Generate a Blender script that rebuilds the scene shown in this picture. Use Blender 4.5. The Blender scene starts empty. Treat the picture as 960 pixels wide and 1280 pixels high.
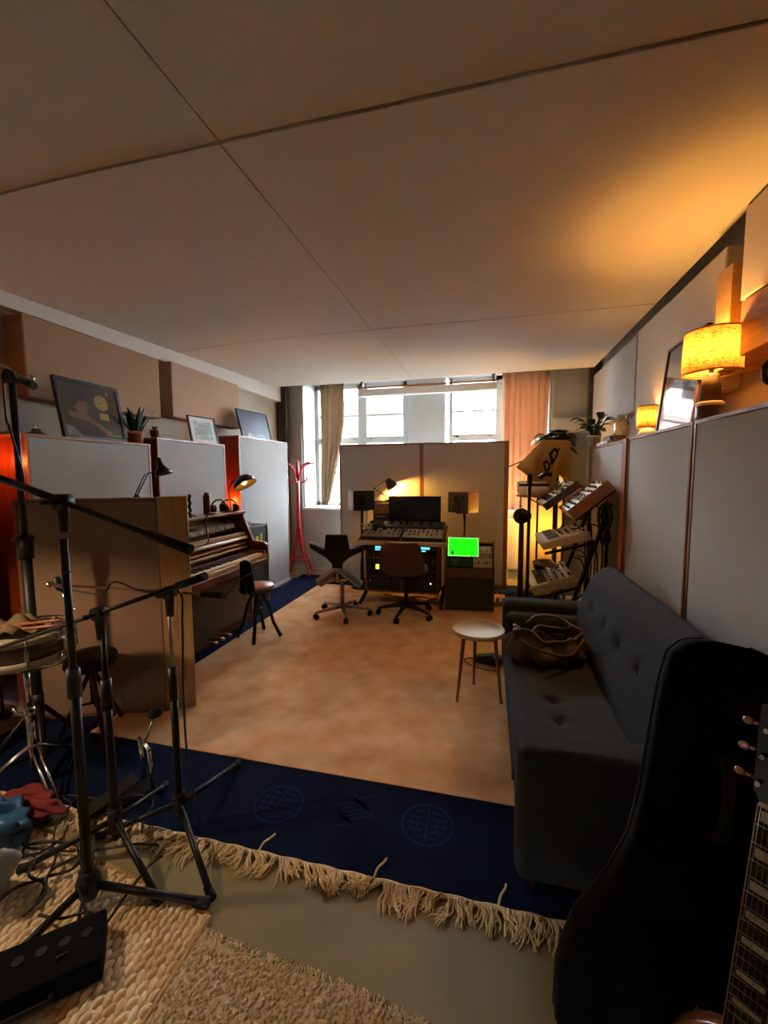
SKY = 4.8; EXPO = 3.6; LAMP1 = 46; LAMP2 = 16; LAMP3 = 28; LAMP4 = 95
import bpy, math, random
from mathutils import Vector, Matrix, Euler
random.seed(7)
C = bpy.context.scene.collection
PI = math.pi
sc = bpy.context.scene
V = Vector

# ---------------------------------------------------------------- mesh builder
class MB:
    def __init__(s): s.v = []; s.f = []; s.sm = []
    def add(s, vs, fs, smooth=False):
        o = len(s.v); s.v += [V(p) for p in vs]
        for f in fs: s.f.append([o + i for i in f]); s.sm.append(smooth)
        return s
    def box(s, c, d, R=None, taper=1.0):
        x, y, z = d[0] / 2, d[1] / 2, d[2] / 2; vs = []
        M = rot(R)
        for k in (-1, 1):
            t = taper if k > 0 else 1
            for a, b in ((-1, -1), (1, -1), (1, 1), (-1, 1)): vs.append(V(c) + M @ V((a * x * t, b * y * t, k * z)))
        return s.add(vs, [(3, 2, 1, 0), (4, 5, 6, 7), (0, 1, 5, 4), (1, 2, 6, 5), (2, 3, 7, 6), (3, 0, 4, 7)])
    def bb(s, x0, x1, y0, y1, z0, z1): return s.box(((x0 + x1) / 2, (y0 + y1) / 2, (z0 + z1) / 2), (abs(x1 - x0), abs(y1 - y0), abs(z1 - z0)))
    def cyl(s, p0, p1, r0, r1=None, n=16): return s.tube([p0, p1], [r0, r0 if r1 is None else r1], n)
    def tube(s, pts, r, n=8, closed=False, flat=1.0):
        pts = [V(p) for p in pts]; m = len(pts)
        rs = r if isinstance(r, (list, tuple)) else [r] * m
        t0 = (pts[1] - pts[0]).normalized()
        u = t0.orthogonal().normalized()
        if abs(t0.z) < .9: u = (V((0, 0, 1)) - t0 * t0.z).normalized()
        vs = []; fs = []
        for i in range(m):
            if closed: t = (pts[(i + 1) % m] - pts[i - 1]).normalized()
            elif i == 0: t = t0
            elif i == m - 1: t = (pts[i] - pts[i - 1]).normalized()
            else: t = ((pts[i + 1] - pts[i]).normalized() + (pts[i] - pts[i - 1]).normalized()).normalized()
            u = (u - t * u.dot(t)).normalized(); w = t.cross(u)
            for k in range(n):
                a = 2 * PI * k / n; vs.append(pts[i] + (u * math.cos(a) * flat + w * math.sin(a)) * rs[i])
        for i in range(m if closed else m - 1):
            j = (i + 1) % m
            for k in range(n): fs.append((i * n + k, i * n + (k + 1) % n, j * n + (k + 1) % n, j * n + k))
        s.add(vs, fs, True)
        if not closed:
            o = len(s.v) - len(vs)
            s.f += [[o + k for k in range(n)][::-1], [o + (m - 1) * n + k for k in range(n)]]; s.sm += [False, False]
        return s
    def lathe(s, prof, n=24, c=(0, 0, 0), R=None, cap=True):
        M = rot(R); vs = []; fs = []; m = len(prof)
        for r, z in prof:
            for k in range(n):
                a = 2 * PI * k / n; vs.append(V(c) + M @ V((r * math.cos(a), r * math.sin(a), z)))
        for i in range(m - 1):
            for k in range(n): fs.append((i * n + k, i * n + (k + 1) % n, (i + 1) * n + (k + 1) % n, (i + 1) * n + k))
        s.add(vs, fs, True)
        if cap:
            o = len(s.v) - len(vs)
            s.f += [[o + k for k in range(n)][::-1], [o + (m - 1) * n + k for k in range(n)]]; s.sm += [False, False]
        return s
    def sph(s, c, r, nu=16, nv=10, R=None, z0=-1.0, z1=1.0):
        r = (r, r, r) if not isinstance(r, (tuple, list)) else r
        M = rot(R); vs = []; fs = []
        a0, a1 = math.asin(z0), math.asin(z1)
        for j in range(nv + 1):
            b = a0 + (a1 - a0) * j / nv
            for i in range(nu):
                a = 2 * PI * i / nu
                vs.append(V(c) + M @ V((r[0] * math.cos(b) * math.cos(a), r[1] * math.cos(b) * math.sin(a), r[2] * math.sin(b))))
        for j in range(nv):
            for i in range(nu): fs.append((j * nu + i, j * nu + (i + 1) % nu, (j + 1) * nu + (i + 1) % nu, (j + 1) * nu + i))
        return s.add(vs, fs, True)
    def prism(s, poly, a, b, ax='y', M=None):
        """poly in the plane across axis ax, extruded from a to b"""
        def P(p, t):
            q = {'x': (t, p[0], p[1]), 'y': (p[0], t, p[1]), 'z': (p[0], p[1], t)}[ax]
            return (M @ V(q)) if M is not None else V(q)
        n = len(poly); vs = [P(p, a) for p in poly] + [P(p, b) for p in poly]
        fs = [list(range(n))[::-1], [n + i for i in range(n)]] + [(i, (i + 1) % n, n + (i + 1) % n, n + i) for i in range(n)]
        return s.add(vs, fs)
    def grid(s, fn, nu, nv, smooth=True, cu=False):
        vs = [fn(i / nu, j / nv) for j in range(nv + 1) for i in range(nu + 1)]; w = nu + 1
        return s.add(vs, [(j * w + i, j * w + i + 1, (j + 1) * w + i + 1, (j + 1) * w + i) for j in range(nv) for i in range(nu)], smooth)
    def obj(s, name, m, parent=None, world=False, bev=0, sub=0, solid=0, seg=2, bevang=40, off=-1):
        vs = s.v
        if parent is not None and world:
            I = rootM(parent).inverted(); vs = [I @ p for p in vs]
        me = bpy.data.meshes.new(name); me.from_pydata([tuple(p) for p in vs], [], s.f)
        me.polygons.foreach_set('use_smooth', s.sm); me.update()
        import bmesh
        bm = bmesh.new(); bm.from_mesh(me); bmesh.ops.recalc_face_normals(bm, faces=bm.faces); bm.to_mesh(me); bm.free()
        me.materials.append(m)
        o = bpy.data.objects.new(name, me); C.objects.link(o)
        if parent is not None: o.parent = parent
        if solid:
            q = o.modifiers.new('solid', 'SOLIDIFY'); q.thickness = solid; q.offset = off
        if bev:
            q = o.modifiers.new('bevel', 'BEVEL'); q.width = bev; q.segments = seg; q.limit_method = 'ANGLE'; q.angle_limit = math.radians(bevang)
            me.polygons.foreach_set('use_smooth', [True] * len(me.polygons))
            w = o.modifiers.new('wn', 'WEIGHTED_NORMAL'); w.keep_sharp = True
        if sub:
            q = o.modifiers.new('sub', 'SUBSURF'); q.levels = sub; q.render_levels = sub
        return o

def rot(R):
    if R is None: return Matrix.Identity(3)
    if isinstance(R, (int, float)): return Matrix.Rotation(R, 3, 'Z')
    if isinstance(R, Matrix): return R.to_3x3()
    return Euler(R).to_matrix()
def aim(d, up=(0, 0, 1)):
    """rotation taking local +Z to d"""
    return V(d).normalized().to_track_quat('Z', 'Y').to_matrix()
def rootM(o):
    while o.parent is not None: o = o.parent
    return Matrix.Translation(o.location) @ o.rotation_euler.to_matrix().to_4x4()
def tag(o, label, cat, group=None, kind=None):
    o['label'] = label; o['category'] = cat
    if group: o['group'] = group
    if kind: o['kind'] = kind
    return o
def thing(name, label, cat, loc=(0, 0, 0), rz=0, group=None, kind=None):
    o = bpy.data.objects.new(name, None); C.objects.link(o); o.empty_display_size = .05
    o.location = loc; o.rotation_euler = (0, 0, rz)
    return tag(o, label, cat, group, kind)
def struct(o, label=None, cat=None):
    o['kind'] = 'structure'
    o['label'] = label or o.name.replace('_', ' '); o['category'] = cat or o.name.split('_')[0]
    return o
def dup(root, loc, rz, label, group=None):
    r = root.copy(); C.objects.link(r); r.location = loc; r.rotation_euler = (0, 0, rz); r['label'] = label
    if group: r['group'] = group
    for ch in list(root.children):
        c = ch.copy(); C.objects.link(c); c.parent = r
        for g in list(ch.children):
            d = g.copy(); C.objects.link(d); d.parent = c
    return r
def bez(pts, n=10):
    """smooth curve through points"""
    pts = [V(p) for p in pts]; out = []
    for i in range(len(pts) - 1):
        p0 = pts[max(i - 1, 0)]; p1 = pts[i]; p2 = pts[i + 1]; p3 = pts[min(i + 2, len(pts) - 1)]
        for k in range(n):
            t = k / n
            out.append(.5 * ((2 * p1) + (p2 - p0) * t + (2 * p0 - 5 * p1 + 4 * p2 - p3) * t * t + (3 * p1 - p0 - 3 * p2 + p3) * t ** 3))
    return out + [pts[-1]]

# ---------------------------------------------------------------- materials
def lin(h):
    h = h.lstrip('#'); r = []
    for i in (0, 2, 4):
        c = int(h[i:i + 2], 16) / 255; r.append(c / 12.92 if c <= .04045 else ((c + .055) / 1.055) ** 2.4)
    return tuple(r) + (1,)
MATS = {}
def mat(name, col, rough=.6, metal=0, var=None, vscale=8, bump=0, bscale=200, stretch=(1, 1, 1), spec=.5, coat=0, sheen=0, emit=None, es=0, detail=4):
    if name in MATS: return MATS[name]
    m = bpy.data.materials.new(name); m.use_nodes = True; nt = m.node_tree; N = nt.nodes; L = nt.links
    b = N['Principled BSDF']; c = lin(col)
    b.inputs['Base Color'].default_value = c; b.inputs['Roughness'].default_value = rough; b.inputs['Metallic'].default_value = metal
    b.inputs['Specular IOR Level'].default_value = spec; b.inputs['Coat Weight'].default_value = coat; b.inputs['Sheen Weight'].default_value = sheen
    if emit:
        b.inputs['Emission Color'].default_value = lin(emit); b.inputs['Emission Strength'].default_value = es
    if var or bump:
        tc = N.new('ShaderNodeTexCoord'); mp = N.new('ShaderNodeMapping'); mp.inputs['Scale'].default_value = stretch
        L.new(tc.outputs['Object'], mp.inputs['Vector'])
    if var:
        n = N.new('ShaderNodeTexNoise'); n.inputs['Scale'].default_value = vscale; n.inputs['Detail'].default_value = detail
        L.new(mp.outputs[0], n.inputs['Vector'])
        r = N.new('ShaderNodeValToRGB'); r.color_ramp.elements[0].position = .3; r.color_ramp.elements[1].position = .7
        r.color_ramp.elements[0].color = c; r.color_ramp.elements[1].color = lin(var)
        L.new(n.outputs['Fac'], r.inputs['Fac']); L.new(r.outputs['Color'], b.inputs['Base Color'])
    if bump:
        n2 = N.new('ShaderNodeTexNoise'); n2.inputs['Scale'].default_value = bscale; n2.inputs['Detail'].default_value = 3
        L.new(mp.outputs[0], n2.inputs['Vector'])
        bp = N.new('ShaderNodeBump'); bp.inputs['Strength'].default_value = bump; bp.inputs['Distance'].default_value = .004
        L.new(n2.outputs['Fac'], bp.inputs['Height']); L.new(bp.outputs[0], b.inputs['Normal'])
    MATS[name] = m; return m
def wood(name, a, b_, rough=.45, sc_=3, ax='z', coat=.1):
    st = {'x': (.12, 1, 1), 'y': (1, .12, 1), 'z': (1, 1, .12)}[ax]
    return mat(name, a, rough, var=b_, vscale=sc_ * 10, stretch=st, bump=.12, bscale=60, coat=coat, detail=8)
def translucent(name, col, tr=.55, bump=.4, bscale=250, var=None, vscale=90, stretch=(1, 1, 1)):
    m = bpy.data.materials.new(name); m.use_nodes = True; nt = m.node_tree; N = nt.nodes; L = nt.links
    N.remove(N['Principled BSDF']); out = N['Material Output']
    d = N.new('ShaderNodeBsdfDiffuse'); t = N.new('ShaderNodeBsdfTranslucent'); mx = N.new('ShaderNodeMixShader'); mx.inputs[0].default_value = tr
    d.inputs['Color'].default_value = lin(col); t.inputs['Color'].default_value = lin(col)
    if var:
        tc = N.new('ShaderNodeTexCoord'); mp = N.new('ShaderNodeMapping'); mp.inputs['Scale'].default_value = stretch; L.new(tc.outputs['Object'], mp.inputs['Vector'])
        n = N.new('ShaderNodeTexNoise'); n.inputs['Scale'].default_value = vscale; n.inputs['Detail'].default_value = 5; L.new(mp.outputs[0], n.inputs['Vector'])
        r = N.new('ShaderNodeValToRGB'); r.color_ramp.elements[0].position = .38; r.color_ramp.elements[1].position = .5
        r.color_ramp.elements[0].color = lin(var); r.color_ramp.elements[1].color = lin(col)
        L.new(n.outputs['Fac'], r.inputs['Fac']); L.new(r.outputs['Color'], d.inputs['Color']); L.new(r.outputs['Color'], t.inputs['Color'])
    L.new(d.outputs[0], mx.inputs[1]); L.new(t.outputs[0], mx.inputs[2]); L.new(mx.outputs[0], out.inputs['Surface'])
    return m
def glass(name, tint='#ffffff', refl=.08, see=.0, clear=True):
    m = bpy.data.materials.new(name); m.use_nodes = True; nt = m.node_tree; N = nt.nodes; L = nt.links
    N.remove(N['Principled BSDF']); out = N['Material Output']
    t = N.new('ShaderNodeBsdfTransparent'); t.inputs['Color'].default_value = lin(tint)
    g = N.new('ShaderNodeBsdfGlossy'); g.inputs['Roughness'].default_value = .03
    fr = N.new('ShaderNodeLayerWeight'); fr.inputs['Blend'].default_value = .25
    mu = N.new('ShaderNodeMath'); mu.operation = 'MULTIPLY_ADD'; mu.inputs[1].default_value = .5; mu.inputs[2].default_value = refl
    L.new(fr.outputs['Fresnel'], mu.inputs[0])
    mx = N.new('ShaderNodeMixShader'); L.new(mu.outputs[0], mx.inputs[0]); L.new(t.outputs[0], mx.inputs[1]); L.new(g.outputs[0], mx.inputs[2]); L.new(mx.outputs[0], out.inputs['Surface'])
    return m
def glow(name, col, s):
    m = bpy.data.materials.new(name); m.use_nodes = True; b = m.node_tree.nodes['Principled BSDF']
    b.inputs['Base Color'].default_value = lin(col); b.inputs['Emission Color'].default_value = lin(col); b.inputs['Emission Strength'].default_value = s
    return m

M_black = mat('black_plastic', '#141416', .45)
M_bmetal = mat('black_metal', '#0c0c0d', .48, spec=.45)
M_rubber = mat('rubber', '#0c0c0c', .8)
M_chrome = mat('chrome', '#c9c9c6', .18, 1)
M_steel = mat('brushed_steel', '#9b9a96', .35, 1)
M_brass = mat('brass', '#b08a45', .3, 1)
M_whitep = mat('white_paint', '#d8d8d2', .5)
M_cream = mat('cream_plastic', '#cfc7b4', .45)
M_oak = wood('oak', '#a8703c', '#8a5528', .5)
M_oaky = wood('oak_along', '#a8703c', '#8a5528', .5, ax='y')
M_oakx = wood('oak_across', '#a8703c', '#8a5528', .5, ax='x')
M_walnut = wood('walnut', '#5a3420', '#3d2214', .4)
M_walnuty = wood('walnut_along', '#6a3d22', '#4a2816', .35, ax='y', coat=.3)
M_cable = mat('cable_rubber', '#0d0d0d', .55)
# ---------------------------------------------------------------- camera
cam = bpy.data.cameras.new('camera'); co = bpy.data.objects.new('camera', cam); C.objects.link(co); sc.camera = co
yaw, pitch, roll = math.radians(14), math.radians(5), math.radians(-.35)
fw = V((-math.sin(yaw) * math.cos(pitch), math.cos(yaw) * math.cos(pitch), -math.sin(pitch)))
rt = V((math.cos(yaw), math.sin(yaw), 0)); up = rt.cross(fw)
r2 = rt * math.cos(roll) + up * math.sin(roll); u2 = -rt * math.sin(roll) + up * math.cos(roll)
Mx = Matrix((r2, u2, -fw)).transposed(); co.matrix_world = Matrix.Translation((0, 0, 1.5)) @ Mx.to_4x4()
cam.sensor_fit = 'VERTICAL'; cam.sensor_height = 36; cam.lens = 36 * 530 / 1280; cam.clip_start = .05; cam.clip_end = 100

# ---------------------------------------------------------------- world (overcast sky outside)
w = bpy.data.worlds.new('world'); sc.world = w; w.use_nodes = True
bg = w.node_tree.nodes['Background']; bg.inputs['Color'].default_value = (.86, .97, 1.10, 1); bg.inputs['Strength'].default_value = SKY
sc.view_settings.view_transform = 'Standard'; sc.view_settings.look = 'None'; sc.view_settings.gamma = 1; sc.view_settings.use_curve_mapping = False
sc.view_settings.exposure = EXPO
sc.cycles.use_denoising = True; sc.cycles.max_bounces = 12; sc.cycles.diffuse_bounces = 6; sc.cycles.transparent_max_bounces = 16
sc.cycles.sample_clamp_indirect = 6; sc.cycles.caustics_reflective = False; sc.cycles.caustics_refractive = False

# ---------------------------------------------------------------- shell
M_wall = mat('wall_plaster', '#bdb5a8', .85, bump=.05, bscale=40)
M_grey = mat('grey_paint', '#a2a4a3', .8)
M_white = mat('white_gloss_paint', '#e0e2e0', .45); M_frame = mat('window_frame_paint', '#a9adab', .5)
M_floor = mat('concrete_floor', '#96895f', .5, var='#80744f', vscale=3, bump=.05, bscale=30)
XL, XR, YB, YF, ZC = -3.3, 1.42, 6.3, -1.6, 3.1
struct(MB().bb(XL - .2, XR + .2, YF - .2, 7.1, -.14, -.016).obj('floor', M_floor), 'grey-green concrete floor showing between the rugs', 'floor')
struct(MB().bb(XL - .2, XR + .2, YF - .2, 7.1, ZC, ZC + .15).obj('ceiling', M_wall), 'plaster ceiling above the fabric ceiling panels', 'ceiling')
struct(MB().bb(XL - .2, XL, YF, 7.1, 0, ZC).obj('wall_left', mat('wall_left_paint', '#a89a86', .85)), 'left wall behind the brown fabric panels', 'wall')
struct(MB().bb(XR, XR + .2, YF, 7.1, 0, ZC).obj('wall_right', M_wall), 'right wall behind the lamps and mirror', 'wall')
struct(MB().bb(XL, XR, YF - .2, YF, 0, ZC).obj('wall_front', M_wall), 'wall behind the viewer', 'wall')
wb = MB()
wb.bb(-2.92, .82, YB, YB + .2, -.016, .95)                      # apron below the sills
wb.bb(XL, -2.92, YB + .04, 7.0, -.016, ZC); wb.bb(.82, XR, YB + .04, 7.0, -.016, ZC)
wb.bb(XL + .02, -2.92, YB, YB + .05, .95, 2.27); wb.bb(.84, XR - .14, YB, YB + .05, -.016, 2.27)
wb.bb(-1.31, -.70, 6.8, 7.0, .95, ZC)
wb.bb(-2.92, .82, 6.8, 7.0, 3.0, ZC); wb.bb(-2.92, .82, YB + .1, 7.0, .85, .95)
struct(wb.obj('wall_back', M_grey, bev=.012), 'grey window wall with deep piers at the end of the room', 'wall')
struct(MB().bb(-2.9, .8, YB - .04, 6.84, .95, .985).obj('trim_1', M_white, bev=.006), 'white window board along the bottom of the windows', 'trim')
struct(MB().bb(-2.915, -2.9, YB + .05, 6.85, .985, 3.0).obj('trim_2', M_frame), 'white reveal lining on the left side of the window bay', 'trim')
struct(MB().bb(.80, .815, YB + .05, 6.85, .985, 3.0).obj('trim_3', M_frame), 'white reveal lining on the right side of the window bay', 'trim')
struct(MB().bb(XL, -3.205, .5, 6.2, 2.655, 2.88).obj('trim_4', mat('cove_white', '#cdc3b4', .7)), 'pale strip along the top of the left wall', 'trim')
struct(MB().bb(-2.9, .8, YB - .02, YB, -.016, .1).obj('baseboard_back', M_grey), 'grey baseboard under the windows', 'baseboard')
struct(MB().bb(-3.27, -3.13, 6.2, 6.3, 0, 3.0).obj('trim_5', mat('recess_shade', '#3a3630', .8)), 'upright strip coloured as gap shade in the far left corner', 'trim')  # solid dark strip stands in for the shade of a corner gap
struct(MB().bb(1.26, 1.40, 6.2, 6.3, 0, 3.0).obj('trim_6', MATS['recess_shade']), 'upright strip coloured as gap shade in the far right corner', 'trim')

M_pane = glass('window_glass')
def window(n, xs, label):
    f = MB(); x0, x1 = xs[0][0] - .06, xs[-1][1] + .06
    f.bb(x0, x1, 6.84, 6.94, .985, 1.05); f.bb(x0, x1, 6.84, 6.94, 2.93, 3.0); f.bb(x0, x1, 6.83, 6.95, 2.03, 2.13)
    ed = [x0] + [v for p in xs for v in p] + [x1]
    for i in range(0, len(ed), 2): f.bb(ed[i], ed[i + 1], 6.84, 6.94, .985, 3.0)
    o = struct(f.obj('window_%d' % n, M_frame, bev=.006), label, 'window')
    for a, b in xs:
        MB().bb(a - .01, b + .01, 6.885, 6.905, 2.12, 2.94).obj('pane', M_pane, o); MB().bb(a - .01, b + .01, 6.885, 6.905, 1.04, 2.04).obj('pane', M_pane, o)
        MB().bb(a, b, 6.865, 6.925, 2.475, 2.50).obj('glazing_bar', M_grey, o); MB().bb(a, b, 6.87, 6.92, 1.52, 1.545).obj('glazing_bar', M_grey, o)
        MB().bb(a + .05, a + .1, 6.80, 6.84, 2.08, 2.10).obj('sash_handle', M_steel, o); MB().bb(b - .1, b - .05, 6.80, 6.84, 2.08, 2.10).obj('sash_handle', M_steel, o)
    return o
window(1, [(-2.84, -2.14), (-1.99, -1.38)], 'white sash window left of the grey pier')
window(2, [(-.58, .07), (.22, .74)], 'white sash window right of the grey pier')

struct(MB().bb(-40, 40, 7.3, 60, -4.2, -4).obj('ground_street', mat('asphalt', '#4c4b49', .9)), 'grey street far below the windows', 'street')
# facade across the street
fb = thing('street_building', 'pale brick building across the street seen through the left window', 'building', (-7.5, 21, -4))
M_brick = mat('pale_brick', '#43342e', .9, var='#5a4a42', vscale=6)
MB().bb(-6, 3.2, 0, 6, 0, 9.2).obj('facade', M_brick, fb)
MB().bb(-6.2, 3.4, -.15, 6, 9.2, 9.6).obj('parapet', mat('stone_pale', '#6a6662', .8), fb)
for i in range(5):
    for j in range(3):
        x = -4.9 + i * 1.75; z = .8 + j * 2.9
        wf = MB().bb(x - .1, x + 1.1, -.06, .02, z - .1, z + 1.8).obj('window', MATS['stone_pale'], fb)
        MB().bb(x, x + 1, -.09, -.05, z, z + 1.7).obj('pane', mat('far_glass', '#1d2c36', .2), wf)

# ---------------------------------------------------------------- ceiling panels
M_ceil = mat('ceiling_fabric', '#d0c6b3', .9, bump=.06, bscale=500)
ys = [(-1.5, 1.635), (1.643, 3.938), (3.952, 6.03)]
lab = {(0, 0): 'cream fabric ceiling panel overhead, nearest the camera on the piano side', (0, 1): 'cream fabric ceiling panel overhead, nearest the camera on the sofa side',
       (1, 0): 'middle cream fabric ceiling panel on the piano side', (1, 1): 'middle cream fabric ceiling panel lit amber by the big lamp',
       (2, 0): 'cream fabric ceiling panel at the window end, piano side', (2, 1): 'cream fabric ceiling panel at the window end, lamp side'}
for r in range(3):
    for c in range(2):
        x0, x1 = ((-3.2, -1.0930), (-1.0890, 1.27))[c]; y0, y1 = ys[r]; dz = (.006, 0, 0)[r]
        t = thing('ceiling_panel', lab[(r, c)], 'ceiling panel', ((x0 + x1) / 2, (y0 + y1) / 2, 2.85 + dz), group='fabric ceiling panels', kind='thing')
        a, b = (x1 - x0) / 2, (y1 - y0) / 2
        if c == 0:      # the wall edge of the left-hand covers sags a little
            sag = lambda u, v: .115 * max(0, (6.0 - (y0 + (y1 - y0) * v)) / 4.4) * (1 - u) ** 4
            cv = MB().grid(lambda u, v: (-a + 2 * a * u, -b + 2 * b * v, -sag(u, v)), 24, 6)
            for vv in (0, 1):
                ed_ = [(-a + 2 * a * i / 24, -b + 2 * b * vv, -sag(i / 24, vv)) for i in range(25)]; cv.add(ed_ + [(p[0], p[1], .05) for p in ed_], [(i, i + 1, 26 + i, 25 + i) for i in range(24)])
            for uu in (0, 1):
                ed_ = [(-a + 2 * a * uu, -b + 2 * b * i / 6, -sag(uu, i / 6)) for i in range(7)]; cv.add(ed_ + [(p[0], p[1], .05) for p in ed_], [(i, i + 1, 8 + i, 7 + i) for i in range(6)])
            cv.add([(-a, -b, .05), (a, -b, .05), (a, b, .05), (-a, b, .05)], [(0, 1, 2, 3)]).obj('fabric_cover', M_ceil, t)
        else: MB().bb(-a, a, -b, b, 0, .05).obj('fabric_cover', M_ceil, t, bev=.004)
        fr = MB().bb(-a - .003, a + .003, -b - .003, -b + .03, .052, .09).bb(-a - .003, a + .003, b - .03, b + .003, .052, .09).bb(-a - .003, -a + .03, -b, b, .052, .09).bb(a - .03, a + .003, -b, b, .052, .09)
        fr.obj('wooden_frame', M_oak, t)
        for hx in (-a * .7, a * .7):
            for hy in (-b * .7, b * .7): MB().cyl((hx, hy, .05), (hx, hy, ZC - 2.85 - dz), .008).obj('hanger_rod', M_steel, t)

# ---------------------------------------------------------------- acoustic panels
M_pcl = mat('panel_cloth_light', '#a3a19b', .9, bump=.15, bscale=400)
M_pcr = mat('panel_cloth_right', '#b4aea6', .9, bump=.15, bscale=400)
M_red = wood('red_lit_wood', '#8a3a1c', '#6c2a12', .4)  # red glow of the gap lamps put into the wood colour
def wallpanel(label, x, y0, y1, h, depth, side, cloth, wd, grp):
    """floor-standing panel against a side wall; side=+1 faces +X"""
    t = thing('acoustic_baffle', label, 'acoustic panel', (x, (y0 + y1) / 2, 0), group=grp)
    b = (y1 - y0) / 2; s = side; f = .018
    bx = MB().bb(-s * .012, -s * depth, -b, b, -.016, h - .02)
    bx.obj('box_body', wd, t)
    MB().bb(-s * .01, -s * depth, -b, b, h - .02, h).obj('top_board', M_oaky, t, bev=.003)
    MB().bb(0, -s * .012, -b + f, b - f, .03, h - f - .004).obj('cloth_face', cloth, t, bev=.004)
    fr = MB().bb(s * .004, -s * .012, -b, -b + f, -.016, h).bb(s * .004, -s * .012, b - f, b, -.016, h).bb(s * .004, -s * .012, -b + f, b - f, h - f, h).bb(s * .004, -s * .012, -b + f, b - f, -.016, .03)
    fr.obj('wooden_edge', M_oak, t)
    return t
G1 = 'floor-standing panels along the left wall'
wallpanel('white cloth floor panel below the framed gold record', -2.78, 2.03, 3.02, 1.77, .42, 1, M_pcl, M_red, G1)
wallpanel('white cloth floor panel behind the piano, below the white-framed print', -2.78, 3.10, 4.06, 1.835, .42, 1, M_pcl, M_red, G1)
wallpanel('tall white cloth floor panel beside the red coat stand', -2.78, 4.33, 5.52, 1.96, .42, 1, M_pcl, M_red, G1)
wallpanel('floor panel at the left edge showing only its red-lit wooden end', -2.9, .9, 1.80, 1.77, .3, 1, M_pcl, M_red, G1)
G2 = 'floor-standing panels along the right wall'
wallpanel('grey cloth floor panel below the big lamp and mirror foot, behind the guitar bag', 1.05, 1.30, 2.605, 1.775, .34, -1, M_pcr, M_walnut, G2)
wallpanel('grey cloth floor panel behind the sofa back, below the mirror', 1.05, 2.63, 3.70, 1.775, .34, -1, M_pcr, M_walnut, G2)
wallpanel('grey cloth floor panel behind the synthesizer rack', 1.05, 3.82, 4.90, 1.775, .34, -1, M_pcr, M_walnut, G2)
wallpanel('dark grey cloth floor panel at the right edge nearest the camera', 1.05, -.2, 1.28, 1.775, .34, -1, M_pcr, M_walnut, G2)
t = tag(MB().bb(1.03, 1.09, 3.71, 3.81, -.016, 1.775).obj('wooden_post', wood('orange_lit_wood', '#b8662c', '#96501e', .4), bev=.004), 'orange-lit wooden post between two grey panels below the glass bottle', 'post')  # orange lamplight on the post put into its colour
t = thing('room_screen', 'pale cloth screen standing crosswise below the shelf plants', 'screen', (1.0, 5.45, 0))
MB().bb(-.14, .20, -.02, .02, .02, 1.99).obj('cloth_cover', mat('pale_cloth', '#bdb9b2', .9, bump=.2, bscale=300), t, bev=.01)
MB().bb(-.15, -.13, -.03, .03, -.016, 2.0).bb(.19, .21, -.03, .03, -.016, 2.0).obj('frame_post', M_walnut, t)

# upper wall panels
M_brown = mat('brown_fabric', '#9c7a5a', .95, bump=.2, bscale=350)
M_tan = mat('tan_fabric', '#b5936c', .95, bump=.2, bscale=350)
def upper(label, x0, x1, y0, y1, z0, z1, m, grp, cat='wall panel'):
    o = MB().bb(x0, x1, y0, y1, z0, z1).obj('wall_mounted_panel', m, bev=.012)
    return tag(o, label, cat, grp, 'thing')
G3 = 'brown fabric wall panels on the left wall'
upper('large brown fabric wall panel above the framed gold record', -3.3, -3.14, 2.33, 3.58, 2.06, 2.63, M_brown, G3)
upper('smaller brown fabric wall panel above the white-framed print', -3.3, -3.14, 3.74, 4.94, 2.10, 2.66, mat('brown_fabric_pale', '#ad8d70', .95, bump=.2, bscale=350), G3)
upper('brown fabric wall panel cut off by the left edge', -3.3, -3.14, 1.0, 2.16, 2.06, 2.62, M_brown, G3)
M_uw = mat('white_board', '#b5aca0', .85)
G4 = 'pale boards on the upper right wall'
upper('pale upper wall board at the window end above the glass bottle', 1.3, 1.418, 4.50, 6.18, 2.08, 2.78, M_uw, G4)
upper('pale upper wall board behind the leaning mirror', 1.3, 1.418, 2.96, 4.47, 1.99, 2.80, mat('white_board_warm', '#bcae98', .85), G4)
upper('pale upper wall board at the right edge above the brown plank', 1.24, 1.418, 1.2, 2.66, 2.38, 2.84, MATS['white_board_warm'], G4)
M_cork = mat('cork', '#b98a4c', .9, var='#a5773c', vscale=30, bump=.3, bscale=120)
tag(MB().bb(1.22, 1.418, 2.70, 2.86, 2.06, 2.60).obj('cork_block', M_cork, bev=.006), 'cork-coloured upright block above the big lampshade', 'block')
tag(MB().bb(1.24, 1.418, 1.2, 2.64, 2.10, 2.37).obj('wooden_plank', M_oaky, bev=.004), 'brown wooden plank on the wall right of the big lampshade', 'plank')
# ---------------------------------------------------------------- big rug
M_blue = mat('rug_blue', '#101c3a', 1, var='#0b142c', vscale=5, bump=.5, bscale=500, spec=.1)
M_field = mat('rug_tan', '#f2cb9c', .98, var='#dca470', vscale=5.5, bump=.5, bscale=450, spec=.15, detail=10, stretch=(1, 1, 1))
M_med = mat('rug_blue_carved', '#1a2a50', 1, spec=.1, bump=.5, bscale=500)
M_fringe = mat('fringe_cotton', '#ead6ae', .95)
RX0, RX1, RY0, RY1 = -2.76, .70, 1.405, 5.90
t = thing('rug', 'large tan rug with a navy border and cream fringe in the middle of the room', 'rug', (-1, 3.6, 0))
MB().bb(RX0, RX1, RY0, RY1, -.016, -.004).obj('navy_border', M_blue, t, world=True, bev=.004)
MB().bb(-2.27, .20, 1.89, 5.40, -.005, 0).obj('tan_field', M_field, t, world=True, bev=.003)
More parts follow.
